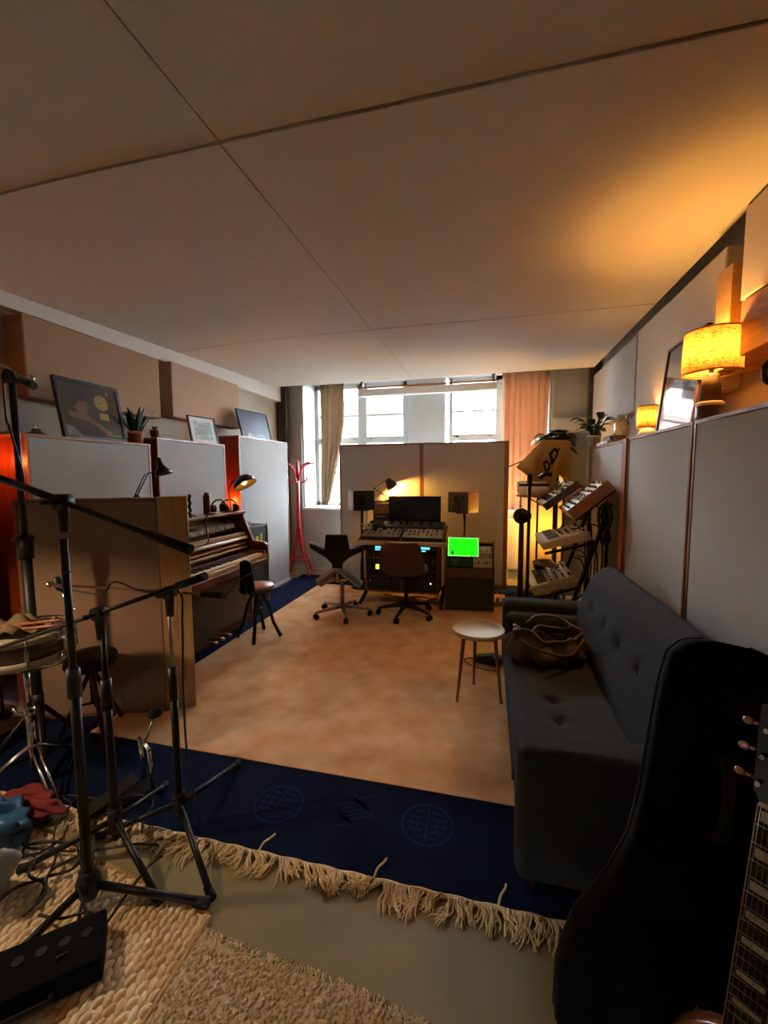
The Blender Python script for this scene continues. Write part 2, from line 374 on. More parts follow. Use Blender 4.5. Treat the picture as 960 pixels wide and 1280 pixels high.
def medallion(cx, cy, R):
    m = MB(); z = -.0034
    def ring(r0, r1, a0=0, a1=2 * PI, n=40):
        m.grid(lambda u, v: (cx + (r0 + (r1 - r0) * v) * math.cos(a0 + (a1 - a0) * u), cy + (r0 + (r1 - r0) * v) * math.sin(a0 + (a1 - a0) * u), z), n, 1)
    def bar(x0, x1, y0, y1): m.add([(cx + x * R, cy + y * R, z) for x, y in ((x0, y0), (x1, y0), (x1, y1), (x0, y1))], [(0, 1, 2, 3)])
    ring(R * .88, R)
    bar(-.05, .05, -.85, .85)
    for y, w_ in ((.55, .5), (.25, .75), (-.05, .8), (-.35, .7), (-.62, .45)):
        bar(-w_, -.12, y - .05, y + .05); bar(.12, w_, y - .05, y + .05)
    for x in (-.62, -.38, .38, .62): bar(x - .045, x + .045, -.35, .25)
    m.obj('medallion', M_med, t, world=True)
medallion(-.92, 1.655, .115); medallion(-.24, 1.70, .115)
m = MB()   # the looping cloud motif between the two rings
for k in range(5):
    pts = [(-.575 + .05 * math.sin(i * .9 + k * 1.3) + .02 * (k - 2), 1.60 + .018 * i + .01 * k, -.0034) for i in range(10)]
    for i in range(9):
        a, b = V(pts[i]), V(pts[i + 1]); n_ = V((b.y - a.y, a.x - b.x, 0)).normalized() * .006
        m.add([a - n_, a + n_, b + n_, b - n_], [(0, 1, 2, 3)])
m.obj('cloud_motif', M_med, t, world=True)
m = MB(); random.seed(3)
x = RX0
while x < .56:
    x += random.uniform(.016, .034); ph = .55 * math.sin(x * 7) + random.uniform(-.55, .55); L0 = random.uniform(.075, .135)
    ww = [random.uniform(-.5, .5) for _ in range(6)]
    for k in range(random.randint(8, 12)):
        L_ = L0 * random.uniform(.7, 1.1); px, py = x + random.uniform(-.014, .014), RY0 + .003; pts = [(px, py, -.004)]; a = -PI / 2 + ph * .6
        for i in range(6):
            a += ww[i] + random.uniform(-.22, .22); px += math.cos(a) * L_ / 6 + (x - px) * .12; py += math.sin(a) * L_ / 6
            pts.append((px, py, max(-.012, -.004 + random.uniform(-.006, .012) - i * .0015)))
        m.tube(pts, [.0030, .003, .0028, .0026, .0024, .002, .0014], 5)
for x in (-.88, -.40, .05):
    m.tube(bez([(x, RY0, -.006), (x + .01, RY0 + .03, .012), (x + .025, RY0 + .06, .01), (x + .03, RY0 + .085, .004)], 4), .0045, 5)
m.tube([(x0 / 50, RY0 - .002, -.006 + .003 * math.sin(x0)) for x0 in range(-138, 30)], .009, 6)
fo = m.obj('fringe', M_fringe, t, world=True); fo['kind'] = 'stuff'

# ---------------------------------------------------------------- small grey-beige carpet, frayed edge
M_carp = mat('carpet_loop', '#d8c6a6', .95, var='#b8a17e', vscale=90, bump=1.0, bscale=160)
t = thing('carpet', 'grey-beige looped carpet with a frayed edge at the bottom of the photo', 'carpet', (-.45, .75, 0))
cb = [(-.90, 1.085), (-.70, 1.065), (-.5, 1.06), (-.27, 1.04), (-.08, 1.0), (.02, .9), (.05, .1), (-.90, .1)]
MB().prism(cb, -.016, -.004, 'z').obj('pile_base', M_carp, t, world=True)
m = MB(); random.seed(11)
for i in range(4200):      # loops standing up on the visible strip
    x = random.uniform(-.9, .02); y = random.uniform(.55, 1.055)
    if y > 1.055 - max(0, x + .5) * .08: continue
    r = random.uniform(.005, .008); m.sph((x, y, -.005), (r, r, r * .9), 5, 3, z0=0)
po = m.obj('pile_loops', M_carp, t, world=True); po['kind'] = 'stuff'
m = MB()
for i in range(260):
    k = random.uniform(0, 3.999); j = int(k); a, b = V(cb[j]), V(cb[j + 1]); p = a.lerp(b, k - j)
    pts = [(p.x, p.y - .005, -.006)]; a_ = PI / 2 + random.uniform(-.8, .8)
    for q in range(4): a_ += random.uniform(-.7, .7); pts.append((pts[-1][0] + math.cos(a_) * .008, pts[-1][1] + math.sin(a_) * .008, -.010 + random.uniform(0, .01)))
    m.tube(pts, .0022, 4)
fo = m.obj('frayed_threads', mat('carpet_thread', '#dccaa6', .95), t, world=True); fo['kind'] = 'stuff'

# ---------------------------------------------------------------- braided mat
M_jute = mat('jute', '#f8e8c4', .8, var='#d8b888', vscale=22, bump=.5, bscale=140, stretch=(1, .35, 1))
t = thing('woven_mat', 'straw-coloured braided mat under the stand feet, bottom left', 'mat', (-1.4, .8, 0))
q = V((-.915, 1.145)); e1 = V((-.60, .085)).normalized(); e2 = V((0.012, -1)).normalized()
def mp(u, v): p = q + e1 * u + e2 * v; return p
W_, H_ = 1.15, .62
MB().prism([mp(0, 0), mp(W_, 0), mp(W_, H_), mp(0, H_)], -.016, -.008, 'z').obj('backing', M_jute, t, world=True)
m = MB(); random.seed(5); nu, nv = 46, 17
for i in range(nu):
    for j in range(nv):
        u = (i + .5) * W_ / nu; v = (j + .5 + (.5 if i % 2 else 0)) * H_ / nv
        if v > H_: continue
        p = mp(u, v); an = math.atan2(e2.y, e2.x) + (.32 if i % 2 else -.32) + random.uniform(-.1, .1)
        m.sph((p.x, p.y, -.008), (.0225, .0132, .010 + random.uniform(0, .003)), 10, 5, R=an, z0=-.2)
bo = m.obj('braids', M_jute, t, world=True); bo['kind'] = 'stuff'
m = MB(); a, b = mp(-.005, 0), mp(-.005, H_); c_ = mp(W_, -.002); a2 = mp(0, -.002)
m.tube([(a.x, a.y, -.008), (b.x, b.y, -.008)], .009, 8).tube([(a2.x, a2.y, -.008), (c_.x, c_.y, -.008)], .008, 8)
m.obj('edge_binding', mat('jute_binding', '#b8945c', .85, bump=.3, bscale=200), t, world=True)

# ---------------------------------------------------------------- sofa
M_sofa = mat('sofa_wool', '#424648', .98, var='#3a3e40', vscale=60, bump=.35, bscale=420, spec=.12)
t = thing('sofa', 'dark grey button-tufted sofa along the right wall', 'sofa', (.5, 2.3, 0))
X0, X1, Y0, Y1 = .105, .92, 1.41, 3.22
MB().bb(X0 + .02, X1 - .04, Y0 + .08, Y1 - .08, .10, .27).obj('base', M_sofa, t, world=True, bev=.015)
def dimpled(x, y, pts, r, d): return -d * sum(math.exp(-((x - a) ** 2 + (y - b) ** 2) / (r * r)) for a, b in pts)
sb = [(.31, y) for y in (1.88, 2.05, 2.30, 2.55)]
def seat(u, v):
    x = X0 - .01 + .60 * u; y = 1.55 + 1.38 * v
    e = min(u, 1 - u, .5) / .08; e2_ = min(v, 1 - v) / .04
    rnd = -.035 * (max(0, 1 - e) ** 2) - .03 * (max(0, 1 - e2_) ** 2)
    return (x, y, .435 + rnd + .012 * math.sin(PI * u) + dimpled(x, y, sb, .035, .03))
sm = MB().grid(seat, 48, 90); sm.obj('seat_cushion', M_sofa, t, world=True, solid=.155, off=-1)
for x, y in sb: MB().sph((x, y, .422), (.012, .012, .006), 10, 6).obj('button', M_sofa, t, world=True)
# backrest: leaning slab with buttons
th = math.atan2(.15, .36)
bbut = [(.17, y) for y in (1.72, 2.0, 2.28, 2.56, 2.84)]
def back(u, v):
    s_ = .395 * u; y = 1.50 + 1.64 * v
    d = dimpled(s_ - .04, y, [(a, b) for a, b in bbut], .04, .035)
    e = min(u, 1 - u) / .1; d -= .03 * max(0, 1 - e) ** 2; e = min(v, 1 - v) / .03; d -= .03 * max(0, 1 - e) ** 2
    bx, bz = .665 + math.sin(th) * s_, .40 + math.cos(th) * s_
    return (bx - math.cos(th) * d, y, bz + math.sin(th) * d)
MB().grid(back, 44, 100).obj('backrest', M_sofa, t, world=True, solid=.13, off=1)
MB().prism([(.78, .26), (.91, .26), (.94, .735), (.87, .76), (.82, .735)], 1.49, 3.15, 'y').obj('back_frame', M_sofa, t, world=True, bev=.03, seg=3)
for a, b in bbut:
    s_ = a + .04; MB().sph((.665 + math.sin(th) * s_ + .022, b, .40 + math.cos(th) * s_ - .008), (.012, .012, .012), 10, 6).obj('button', M_sofa, t, world=True)
for y0, y1, hz in ((Y0, 1.555, .585), (3.075, Y1, .60)):
    MB().bb(X0, .86, y0, y1, .10, hz).obj('armrest', M_sofa, t, world=True, bev=.035, seg=4)
MB().bb(X0 + .015, .74, 2.93, 3.07, .40, .545).obj('arm_bolster', M_sofa, t, world=True, bev=.05, seg=4)
for x, y in ((.18, 1.5), (.82, 1.5), (.18, 3.13), (.82, 3.13)): MB().cyl((x, y, .0), (x, y, .11), .016, .026, 12).obj('leg', M_walnut, t, world=True)

# bag on the sofa
M_leather = mat('brown_leather', '#65462f', .55, var='#442e20', vscale=9, bump=.3, bscale=60)
t = thing('handbag', 'slouching brown leather bag at the far end of the sofa seat', 'bag', (.325, 2.50, .455))
def bagf(u, v):
    a = 2 * PI * u; h = v
    fold = .012 * math.sin(a * 7 + 2 * v) + .01 * math.sin(a * 11 + 1.3)
    rx = (.20 + .035 * math.sin(PI * min(1, h * 1.3)) - .03 * h + fold) ; ry = (.115 + .035 * math.sin(PI * min(1, h * 1.3)) - .02 * h + fold)
    z = .145 * h + .022 * h * math.sin(a * 2 + .7) + .014 * h * math.sin(a * 5)
    return (rx * math.cos(a), ry * math.sin(a), .002 + z)
MB().grid(bagf, 60, 14).add([bagf(i / 60, 0) for i in range(60)], [list(range(60))]).obj('body', M_leather, t, solid=.006)
MB().tube([V(bagf(i / 60, 1)) for i in range(60)], .009, 8, closed=True).obj('rim', M_leather, t)
MB().tube(bez([(-.14, -.08, .12), (-.05, -.16, .10), (.10, -.15, .08), (.19, -.03, .13)], 8), .008, 8).obj('strap', M_leather, t)
MB().tube(bez([(.16, .04, .15), (.10, .12, .19), (-.02, .13, .20), (-.10, .09, .16)], 8), .008, 8).obj('strap', M_leather, t)
t = tag(MB().grid(lambda u, v: (.30 + .26 * (u - .5) + .02 * math.sin(v * 9), 2.50 + .15 * (v - .5), .535 + .035 * math.sin(u * 9 + v * 4) * math.cos(v * 8 + u * 3) + .05 * math.exp(-((u - .35) ** 2 + (v - .6) ** 2) * 20)), 30, 22).obj('scarf', mat('dark_knit', '#17161a', .95, bump=.4, bscale=200), solid=.012), 'dark crumpled scarf stuffed in the opening of the brown bag', 'scarf')

# side table
t = thing('side_table', 'round white tray table on three wooden legs in front of the sofa', 'table', (-.06, 2.80, 0))
M_birch = wood('red_beech', '#96582f', '#7c4422', .45)
MB().lathe([(0, .452), (.155, .452), (.165, .456), (.168, .482), (.160, .482), (.157, .462), (0, .462)], 48).obj('tray_top', M_whitep, t, bev=0)
MB().lathe([(.1695, .458), (.1705, .459), (.1705, .481), (.169, .484), (.158, .484), (.158, .482), (.1665, .481)], 48, cap=False).obj('tray_rim', mat('pale_rim', '#c9b48e', .5), t)
for a in (-.35, 1.75, 3.84):
    c, s_ = math.cos(a), math.sin(a); MB().cyl((c * .115, s_ * .115, .453), (c * .165, s_ * .165, .017), .014, .009, 12).obj('leg', M_birch, t)
    MB().cyl((c * .166, s_ * .166, .016), (c * .165, s_ * .165, .019), .010, .010, 12).obj('foot_cap', M_rubber, t)

# dark shoe-like pedal by the sofa foot
t = thing('effects_pedal', 'dark foot pedal with a metal tip on the rug at the sofa foot', 'pedal', (.0, 3.33, .016), -.3)
MB().prism([(-.10, 0), (.12, 0), (.12, .075), (.05, .07), (-.10, .03)], -.045, .045, 'y').obj('body', M_black, t, bev=.008)
MB().prism([(-.09, .035), (.05, .075), (.05, .082), (-.095, .042)], -.038, .038, 'y').obj('treadle', M_bmetal, t, bev=.003)
MB().cyl((-.10, 0, .015), (-.135, .0, .012), .012, .007, 12).obj('plug', M_chrome, t)
MB().tube(bez([(-.135, 0, .012), (-.17, -.05, .006), (-.10, -.11, .006), (.03, -.13, .006), (.12, -.10, .006)], 8), .004, 6).obj('cable', M_cable, t)

# ---------------------------------------------------------------- guitar gig bag leaning on the sofa arm
M_gig = mat('gig_nylon', '#0a0a0b', .95, spec=.15, bump=.3, bscale=350)
gb_ = t = thing('guitar_bag', 'black padded guitar bag leaning on the near arm of the sofa', 'guitar bag', (.47, 1.15, 0))
prof = [(0, .17), (.03, .235), (.10, .28), (.22, .29), (.34, .265), (.46, .205), (.58, .165), (.70, .152), (.85, .148), (1.0, .142), (1.08, .13), (1.12, .10), (1.135, .05)]
A = V((.44, .985, 0.0)); B = V((.625, 1.285, 1.06)); ax_ = (B - A).normalized(); sd = V((.97, -.16, 0)); sd = (sd - ax_ * sd.dot(ax_)).normalized(); nm = ax_.cross(sd)
def gig(u, v):
    k = v * (len(prof) - 1); i = min(int(k), len(prof) - 2); f = k - i
    f = f * f * (3 - 2 * f) if 0 else f
    h = prof[i][0] + (prof[i + 1][0] - prof[i][0]) * f; w_ = prof[i][1] + (prof[i + 1][1] - prof[i][1]) * f
    a = 2 * PI * u; ca, sa = math.cos(a), math.sin(a); e = .55
    dx = w_ * math.copysign(abs(ca) ** e, ca); dn = (.07 if h < .6 else .055) * math.copysign(abs(sa) ** e, sa)
    return A + ax_ * (h * .985) + sd * dx + nm * dn
m = MB().grid(gig, 40, 42); m.add([gig(i / 40, 0) for i in range(40)], [list(range(40))]); m.add([gig(i / 40, 1) for i in range(40)], [list(range(40))])
m.obj('shell', M_gig, t, world=True)
MB().tube([V(gig(.0, v / 30)) + nm * .02 for v in range(31)][1:], .006, 6).tube([V(gig(.5, v / 30)) + nm * .02 for v in range(31)][1:], .006, 6).obj('zip_piping', M_rubber, t, world=True)
c0 = A + ax_ * .22 - nm * .085 * (1 if nm.y > 0 else -1)
fy = -1 if nm.y > 0 else 1
pk = MB()
def pocket(u, v): 
    x = (u - .5) * .34; y = .10 + .34 * v; b = .035 * (1 - (2 * u - 1) ** 4) * (1 - (2 * v - 1) ** 4)
    return A + ax_ * y + sd * x + nm * fy * (.068 + b)
pk.grid(pocket, 16, 16).obj('pocket', M_gig, t, world=True, solid=.004)
MB().tube(bez([A + ax_ * .66 + nm * fy * .06, A + ax_ * .70 + nm * fy * .10, A + ax_ * .80 + nm * fy * .10, A + ax_ * .84 + nm * fy * .055], 8), .012, 8).obj('carry_handle', M_rubber, t, world=True)

# ---------------------------------------------------------------- guitar at the right edge
eg_ = t = thing('electric_guitar', 'dark electric guitar with block inlays standing at the bottom right edge', 'guitar', (.45, .80, 0))
Gb = V((.436, .785, .43)); Gt = V((.489, .83, .93)); ga = (Gt - Gb).normalized()
gs = V((.78, -.62, 0)); gs = (gs - ga * gs.dot(ga)).normalized(); gn = gs.cross(ga)
if gn.y > 0: gn = -gn
def G(s_, l, n): return Gt + gs * s_ + ga * l + gn * n      # s across, l along (0 = nut), n toward the viewer
def gbox(mb, s0, s1, l0, l1, n0, n1, k0=1, k1=1):
    vs = [G(s_, l, n) for n in (n0, n1) for s_, l in ((s0 * k0, l0), (s1 * k0, l0), (s1 * k1, l1), (s0 * k1, l1))]
    return mb.add(vs, [(3, 2, 1, 0), (4, 5, 6, 7), (0, 1, 5, 4), (1, 2, 6, 5), (2, 3, 7, 6), (3, 0, 4, 7)])
M_mahog = mat('mahogany', '#5a2a16', .25, var='#3c1a0d', vscale=12, coat=.6)
M_rose = wood('rosewood', '#2b1a12', '#1c100b', .75, coat=0)
M_pearl = mat('pearl_inlay', '#e6dabb', .55, var='#b5aa90', vscale=60)
NL = -.47
gbox(MB(), -.021, .021, 0, NL, -.022, -.004, 1, 1.25).obj('neck', M_mahog, t, world=True, bev=.006)
fbm = gbox(MB(), -.0215, .0215, 0, NL, -.004, .002, 1, 1.28).obj('fretboard', M_rose, t, world=True)
bd = MB()
for s_ in (-1, 1): bd.tube([G(s_ * .0222, 0, -.001), G(s_ * .0222 * 1.28, NL, -.001)], .0017, 6)
bd.obj('neck_binding', mat('aged_binding', '#a58a62', .4), t, world=True)
pos = [0.628 * (1 - 2 ** (-n / 12)) for n in range(0, 22)]
for n in range(1, 17):
    if pos[n] > .46: break
    k = 1 + .28 * pos[n] / .47; MB().tube([G(-.021 * k, -pos[n], .0025), G(.021 * k, -pos[n], .0025)], .0012, 6).obj('fret', M_steel, t, world=True)
for n in (1, 3, 5, 7, 9, 12, 15):
    a, b = pos[n - 1], pos[n]; c = (a + b) / 2; hw = (b - a) * .27; k = 1 + .28 * c / .47
    gbox(MB(), -.0165 * k, .0165 * k, -c + hw, -c - hw, .0018, .0024).obj('block_inlay', M_pearl, t, world=True)
hd = [(-.021, 0), (-.033, .02), (-.038, .10), (-.040, .165), (-.02, .180), (0, .170), (.02, .180), (.040, .165), (.038, .10), (.033, .02), (.021, 0)]
vs = [G(s_, l, -.016 - l * .12) for s_, l in hd] + [G(s_, l, -.002 - l * .12) for s_, l in hd]; n_ = len(hd)
MB().add(vs, [list(range(n_)), [n_ + i for i in range(n_)][::-1]] + [(i, (i + 1) % n_, n_ + (i + 1) % n_, n_ + i) for i in range(n_)]).obj('headstock', mat('black_lacquer', '#0c0a0a', .15, coat=.8), t, world=True, bev=.002)
for s_ in (-1, 1):
    for l in (.035, .082, .128):
        tn = MB(); a = G(s_ * .036, l, -.012 - l * .12); b = G(s_ * .050, l, -.012 - l * .12); c = G(s_ * .062, l, -.012 - l * .12)
        tn.cyl(a, b, .003, n=8); tn.sph(b.lerp(c, .5), (.009, .005, .0075), 12, 8, R=Matrix((gs, gn, ga)).transposed())
        tn.obj('tuning_peg', mat('pink_chrome', '#c8a6a0', .2, .9), t, world=True)
        MB().cyl(G(s_ * .026, l, -.002 - l * .12), G(s_ * .026, l, .014 - l * .12), .004, n=10).obj('string_post', M_chrome, t, world=True)
gbox(MB(), -.0215, .0215, .004, -.001, -.004, .006).obj('nut', M_cream, t, world=True)
for k in range(6):
    f_ = (k - 2.5) / 2.5; MB().tube([G(f_ * .0175, .0, .006), G(f_ * .024, -.60, .012)], .00022 + .00012 * (5 - k) / 2, 5).obj('string', M_steel, t, world=True)
bo = []
for i in range(48):
    a = 2 * PI * i / 48; y = math.cos(a); x = math.sin(a)
    wd = .125 + .045 * (1 - y) / 2 - .03 * math.exp(-((y - .15) / .35) ** 2)
    bo.append((x * wd * (1 if abs(x) < .99 else 1), -.64 + y * .215))
hs = [G(s_, l, -.05) for s_, l in bo] + [G(s_, l, -.008) for s_, l in bo]; n_ = len(bo)
MB().add(hs, [list(range(n_)), [n_ + i for i in range(n_)][::-1]] + [(i, (i + 1) % n_, n_ + (i + 1) % n_, n_ + i) for i in range(n_)]).obj('body', mat('sunburst_top', '#8a4e22', .2, var='#5e2d12', vscale=5, coat=.8), t, world=True, bev=.008, seg=3)
for l in (-.53, -.63): gbox(MB(), -.035, .035, l - .02, l + .02, -.009, .004).obj('pickup', M_chrome, t, world=True, bev=.003)
gbox(MB(), -.04, .04, -.70, -.685, -.009, .008).obj('bridge', M_chrome, t, world=True, bev=.002)
gs_ = thing('guitar_stand', 'dark tubular guitar stand holding the electric guitar', 'stand', (.45, .88, 0))
lo = G(0, -.86, -.03)
for sx in (-.15, .15):
    MB().tube([(.45, .93, .40), (.45 + sx * .6, .93, .15), (.45 + sx * 1.2, .80, .008)], .009, 8).obj('leg', M_bmetal, gs_, world=True)
MB().tube([(.45, .93, .40), (.45, .91, .2), (.45, .89, .008)], .009, 8).obj('leg', M_bmetal, gs_, world=True)

for o in (gb_, eg_, gs_): o.location.z -= .016
# ---------------------------------------------------------------- acoustic screens behind the desk
M_scr = mat('screen_cloth', '#c6c1ba', .92, bump=.15, bscale=400)
for x0, x1, lb in ((-2.065, -.900, 'left of the two pale cloth screens behind the desk, under the window'), (-.892, .235, 'right of the two pale cloth screens behind the desk, with a thick wooden end post')):
    t = thing('acoustic_screen', lb, 'screen', ((x0 + x1) / 2, 5.72, 0), group='free-standing screens behind the desk'); a = (x1 - x0) / 2
    MB().bb(-a + .02, a - .02, -.018, .07, .04, 1.905).obj('cloth_face', M_scr, t, bev=.004)
    we = .055 if x1 > 0 else .022
    MB().bb(-a, -a + .02, -.022, .09, 0, 1.925).bb(a - we, a, -.022, .09, 0, 1.925).bb(-a, a, -.022, .09, 1.907, 1.925).bb(-a, a, -.022, .09, 0, .04).obj('wooden_frame', M_oak, t, bev=.003)

# ---------------------------------------------------------------- studio desk
M_desk = wood('desk_wood', '#c69a6c', '#aa7e52', .45, ax='x')
M_deskside = wood('desk_side', '#8b5c36', '#6f4526', .45)
t = thing('studio_desk', 'wooden studio desk with a sloping console top and rack bays', 'desk', (-.98, 4.95, 0))
DX0, DX1 = -1.50, -.44
MB().bb(DX0, DX1, 4.64, 5.25, .715, .745).obj('desktop', M_desk, t, world=True, bev=.006)
MB().bb(DX0 + .01, DX1 - .01, 4.615, 4.645, .70, .75).obj('arm_pad', mat('pale_pad', '#d0b48e', .5), t, world=True, bev=.012, seg=3)
for x in (DX0 + .03, DX1 - .05):
    MB().prism([(4.66, .745), (5.12, .885), (5.16, .86), (5.16, .745)], x - .012, x + .012, 'x').obj('console_cheek', M_deskside, t, world=True, bev=.003)
for x in (-1.40, -.55):
    MB().prism([(4.72, .16), (5.15, .16), (5.15, .715), (4.72, .715)], x - .012, x + .012, 'x').obj('rack_side', M_deskside, t, world=True, bev=.003)
MB().prism([(4.72, .16), (5.15, .16), (5.15, .715), (4.72, .715)], -.992, -.968, 'x').obj('rack_divider', M_deskside, t, world=True)
MB().bb(-1.41, -.54, 4.70, 5.15, .14, .16).obj('bottom_shelf', M_deskside, t, world=True, bev=.003)
MB().bb(-1.39, -.56, 5.13, 5.15, .16, .70).obj('back_panel', M_black, t, world=True)
for x in (-1.44, -.51):
    MB().tube([(x, 4.60, .02), (x, 4.88, .10), (x, 4.95, .13)], [.02, .026, .03], 8).obj('foot', M_bmetal, t, world=True)
    MB().tube([(x, 5.25, .02), (x, 5.05, .10), (x, 4.95, .13)], [.02, .026, .03], 8).obj('foot', M_bmetal, t, world=True)
# consoles on the slope
M_con = mat('console_face', '#8d8272', .45); M_cond = mat('console_dark', '#2a2826', .5); M_knobw = mat('knob_pale', '#cfc8b6', .4)
sl = math.atan2(.93 - .745, 5.28 - 4.66)
def console(name, label, x0, x1, face, seed, cols, rows):
    random.seed(seed)
    cx = (x0 + x1) / 2; t = thing(name, label, 'mixing console', (cx, 4.68, .747)); hw = (x1 - x0) / 2
    R = Matrix.Rotation(sl, 3, 'X')
    def P(x, y, z): return R @ V((x, y, z))
    def bx(mb, a, b, c, d, e, f): return mb.add([P(x, y, z) for z in (e, f) for x, y in ((a, c), (b, c), (b, d), (a, d))], [(3, 2, 1, 0), (4, 5, 6, 7), (0, 1, 5, 4), (1, 2, 6, 5), (2, 3, 7, 6), (3, 0, 4, 7)])
    bx(MB(), -hw, hw, 0, .45, .004, .045).obj('chassis', M_cond, t, bev=.004)
    bx(MB(), -hw + .01, hw - .01, .01, .24, .045, .049).obj('fader_panel', face, t)
    bx(MB(), -hw + .01, hw - .01, .26, .445, .045, .062).obj('meter_bridge', M_cond, t, bev=.003)
    for i in range(cols):
        x = -hw + .03 + i * (2 * hw - .06) / (cols - 1)
        bx(MB(), x - .006, x + .006, .05 + random.uniform(0, .05), .07 + random.uniform(.02, .05), .049, .062).obj('fader', M_black if i % 4 else M_knobw, t, bev=.002)
        for j in range(rows):
            p = P(x, .15 + j * .03, .049); q = P(x, .15 + j * .03, .066)
            MB().cyl(p, q, .008, .006, 8).obj('knob', random.choice((M_black, M_knobw, M_bmetal)), t)
    for i in range(max(2, cols // 2)):
        x = -hw + .05 + i * (2 * hw - .1) / (max(2, cols // 2) - 1)
        bx(MB(), x - .018, x + .018, .34, .44, .062, .065).obj('meter', mat('meter_glass', '#3b4440', .2), t)
    return t
console('mixing_console', 'grey mixing console under the headphones on the left half of the desk', -1.45, -.985, M_con, 2, 8, 3)
console('mixing_console', 'pale-faced mixing console on the right half of the desk, below the monitor', -.965, -.50, mat('console_pale', '#b3a993', .45), 9, 9, 3)
# headphones on left console
def headphones(label, loc, rz, R):
    t = thing('headphones', label, 'headphones', loc, rz)
    MB().tube([(R * math.cos(a), 0, R * math.sin(a)) for a in [PI * i / 20 for i in range(21)]], .009, 8).obj('headband', M_black, t)
    for s_ in (-1, 1):
        MB().lathe([(0, -.018), (.036, -.016), (.042, 0), (.036, .014), (0, .018)], 20, c=(s_ * (R - .004), 0, -.005), R=(0, PI / 2, 0)).obj('ear_cup', M_black, t)
        MB().lathe([(.02, -.006), (.038, -.008), (.040, 0), (.036, .008), (.02, .006)], 20, c=(s_ * (R - .026), 0, -.005), R=(0, PI / 2, 0)).obj('ear_pad', M_rubber, t)
    MB().tube(bez([(R, 0, -.04), (R + .03, -.05, -.04), (R - .03, -.12, -.035), (-.02, -.10, -.04), (-.06, -.06, -.03)], 8), .003, 6).obj('cord', M_cable, t)
    return t
h = headphones('pale-wired headphones lying on the left mixing console', (-1.27, 4.86, .875), .5, .075)
h.rotation_euler = (.9, .2, .5)
t = tag(MB().tube(bez([(-1.40 + .075 * math.cos(k * 1.25) + .02 * math.sin(k * .7), 4.86 + .06 * math.sin(k * 1.25), .875 + .012 * (k % 3) + .02 * math.sin(k)) for k in range(20)], 6), .006, 6).obj('coiled_cable', mat('pale_cable', '#c8bfae', .5)), 'pale coiled cable heaped on the left mixing console beside the headphones', 'cable')

# rack gear
def rackunit(label, x0, x1, z0, z1, y, face, seed, disp=None, nk=6, depth=.3):
    random.seed(seed); t = thing('rack_unit', label, 'rack unit', ((x0 + x1) / 2, y, z0), group='rack units in the desk bays'); w_ = (x1 - x0) / 2; h = z1 - z0
    MB().bb(-w_ + .01, w_ - .01, .005, depth, .002, h - .002).obj('chassis', M_bmetal, t)
    MB().bb(-w_, w_, 0, .006, 0, h).obj('faceplate', face, t, bev=.002)
    if disp: MB().bb(disp[0] * w_, disp[1] * w_, -.003, 0, h * .25, h * .8).obj('display', disp[2], t)
    for i in range(nk):
        x = -w_ * .8 + 1.6 * w_ * i / max(1, nk - 1)
        if disp and disp[0] * w_ - .012 < x < disp[1] * w_ + .012: continue
        MB().cyl((x, 0, h * .5), (x, -.016, h * .5), min(.011, h * .3), min(.009, h * .25), 10).obj('knob', random.choice((M_steel, M_black, M_knobw)), t)
    for s_ in (-1, 1): MB().cyl((s_ * (w_ - .008), 0, h * .5), (s_ * (w_ - .008), -.003, h * .5), .004, n=8).obj('screw', M_chrome, t)
    return t
G_blue = glow('blue_leds', '#4fb4ff', 0.35); G_lime = glow('lime_lcd', '#b6f03c', 0.15); G_warm = glow('warm_led', '#ffe9c0', 1)
def ledstrip(x0, x1, n):
    return None
yF = 4.71
u = rackunit('black rack unit with a blue meter strip in the left desk bay', -1.385, -.995, .60, .70, yF, M_bmetal, 1, (-.35, .35, M_black), 5)
for i in range(8): MB().bb(-.09 + i * .024, -.09 + i * .024 + .017, -.006, -.003, .055, .075).obj('led', G_blue, u)
for i in range(10): MB().bb(-.09 + i * .019, -.09 + i * .019 + .012, -.006, -.003, .03, .045).obj('led', G_blue, u)
u = rackunit('black rack unit with a long blue meter strip in the right desk bay', -.965, -.565, .60, .70, yF, M_bmetal, 2, (-.75, .6, M_black), 4)
for i in range(11): MB().bb(-.15 + i * .025, -.15 + i * .025 + .019, -.006, -.003, .058, .080).obj('led', G_blue, u)
for i in range(12): MB().bb(-.15 + i * .019, -.15 + i * .019 + .012, -.006, -.003, .03, .045).obj('led', G_blue, u)
rackunit('dark rack unit with pink-grey knobs below the left blue meters', -1.385, -.995, .49, .595, yF, M_cond, 3, None, 8)
rackunit('rack unit with the lime-green display in the left desk bay', -1.385, -.995, .38, .485, yF, M_bmetal, 4, (-.45, -.10, G_lime), 8)
rackunit('plain dark rack unit at the bottom of the left desk bay', -1.385, -.995, .165, .37, yF, M_black, 5, None, 4)
rackunit('dark rack unit with knobs below the right blue meters', -.965, -.565, .47, .595, yF, M_cond, 6, None, 7)
rackunit('black rack unit in the middle of the right desk bay', -.965, -.565, .35, .465, yF, M_bmetal, 7, None, 6)
u = rackunit('black rack unit with one bright pilot light in the right desk bay', -.965, -.565, .165, .345, yF, M_black, 8, None, 0)
MB().sph((.13, -.003, .10), .006, 10, 6).obj('pilot_light', G_warm, u)
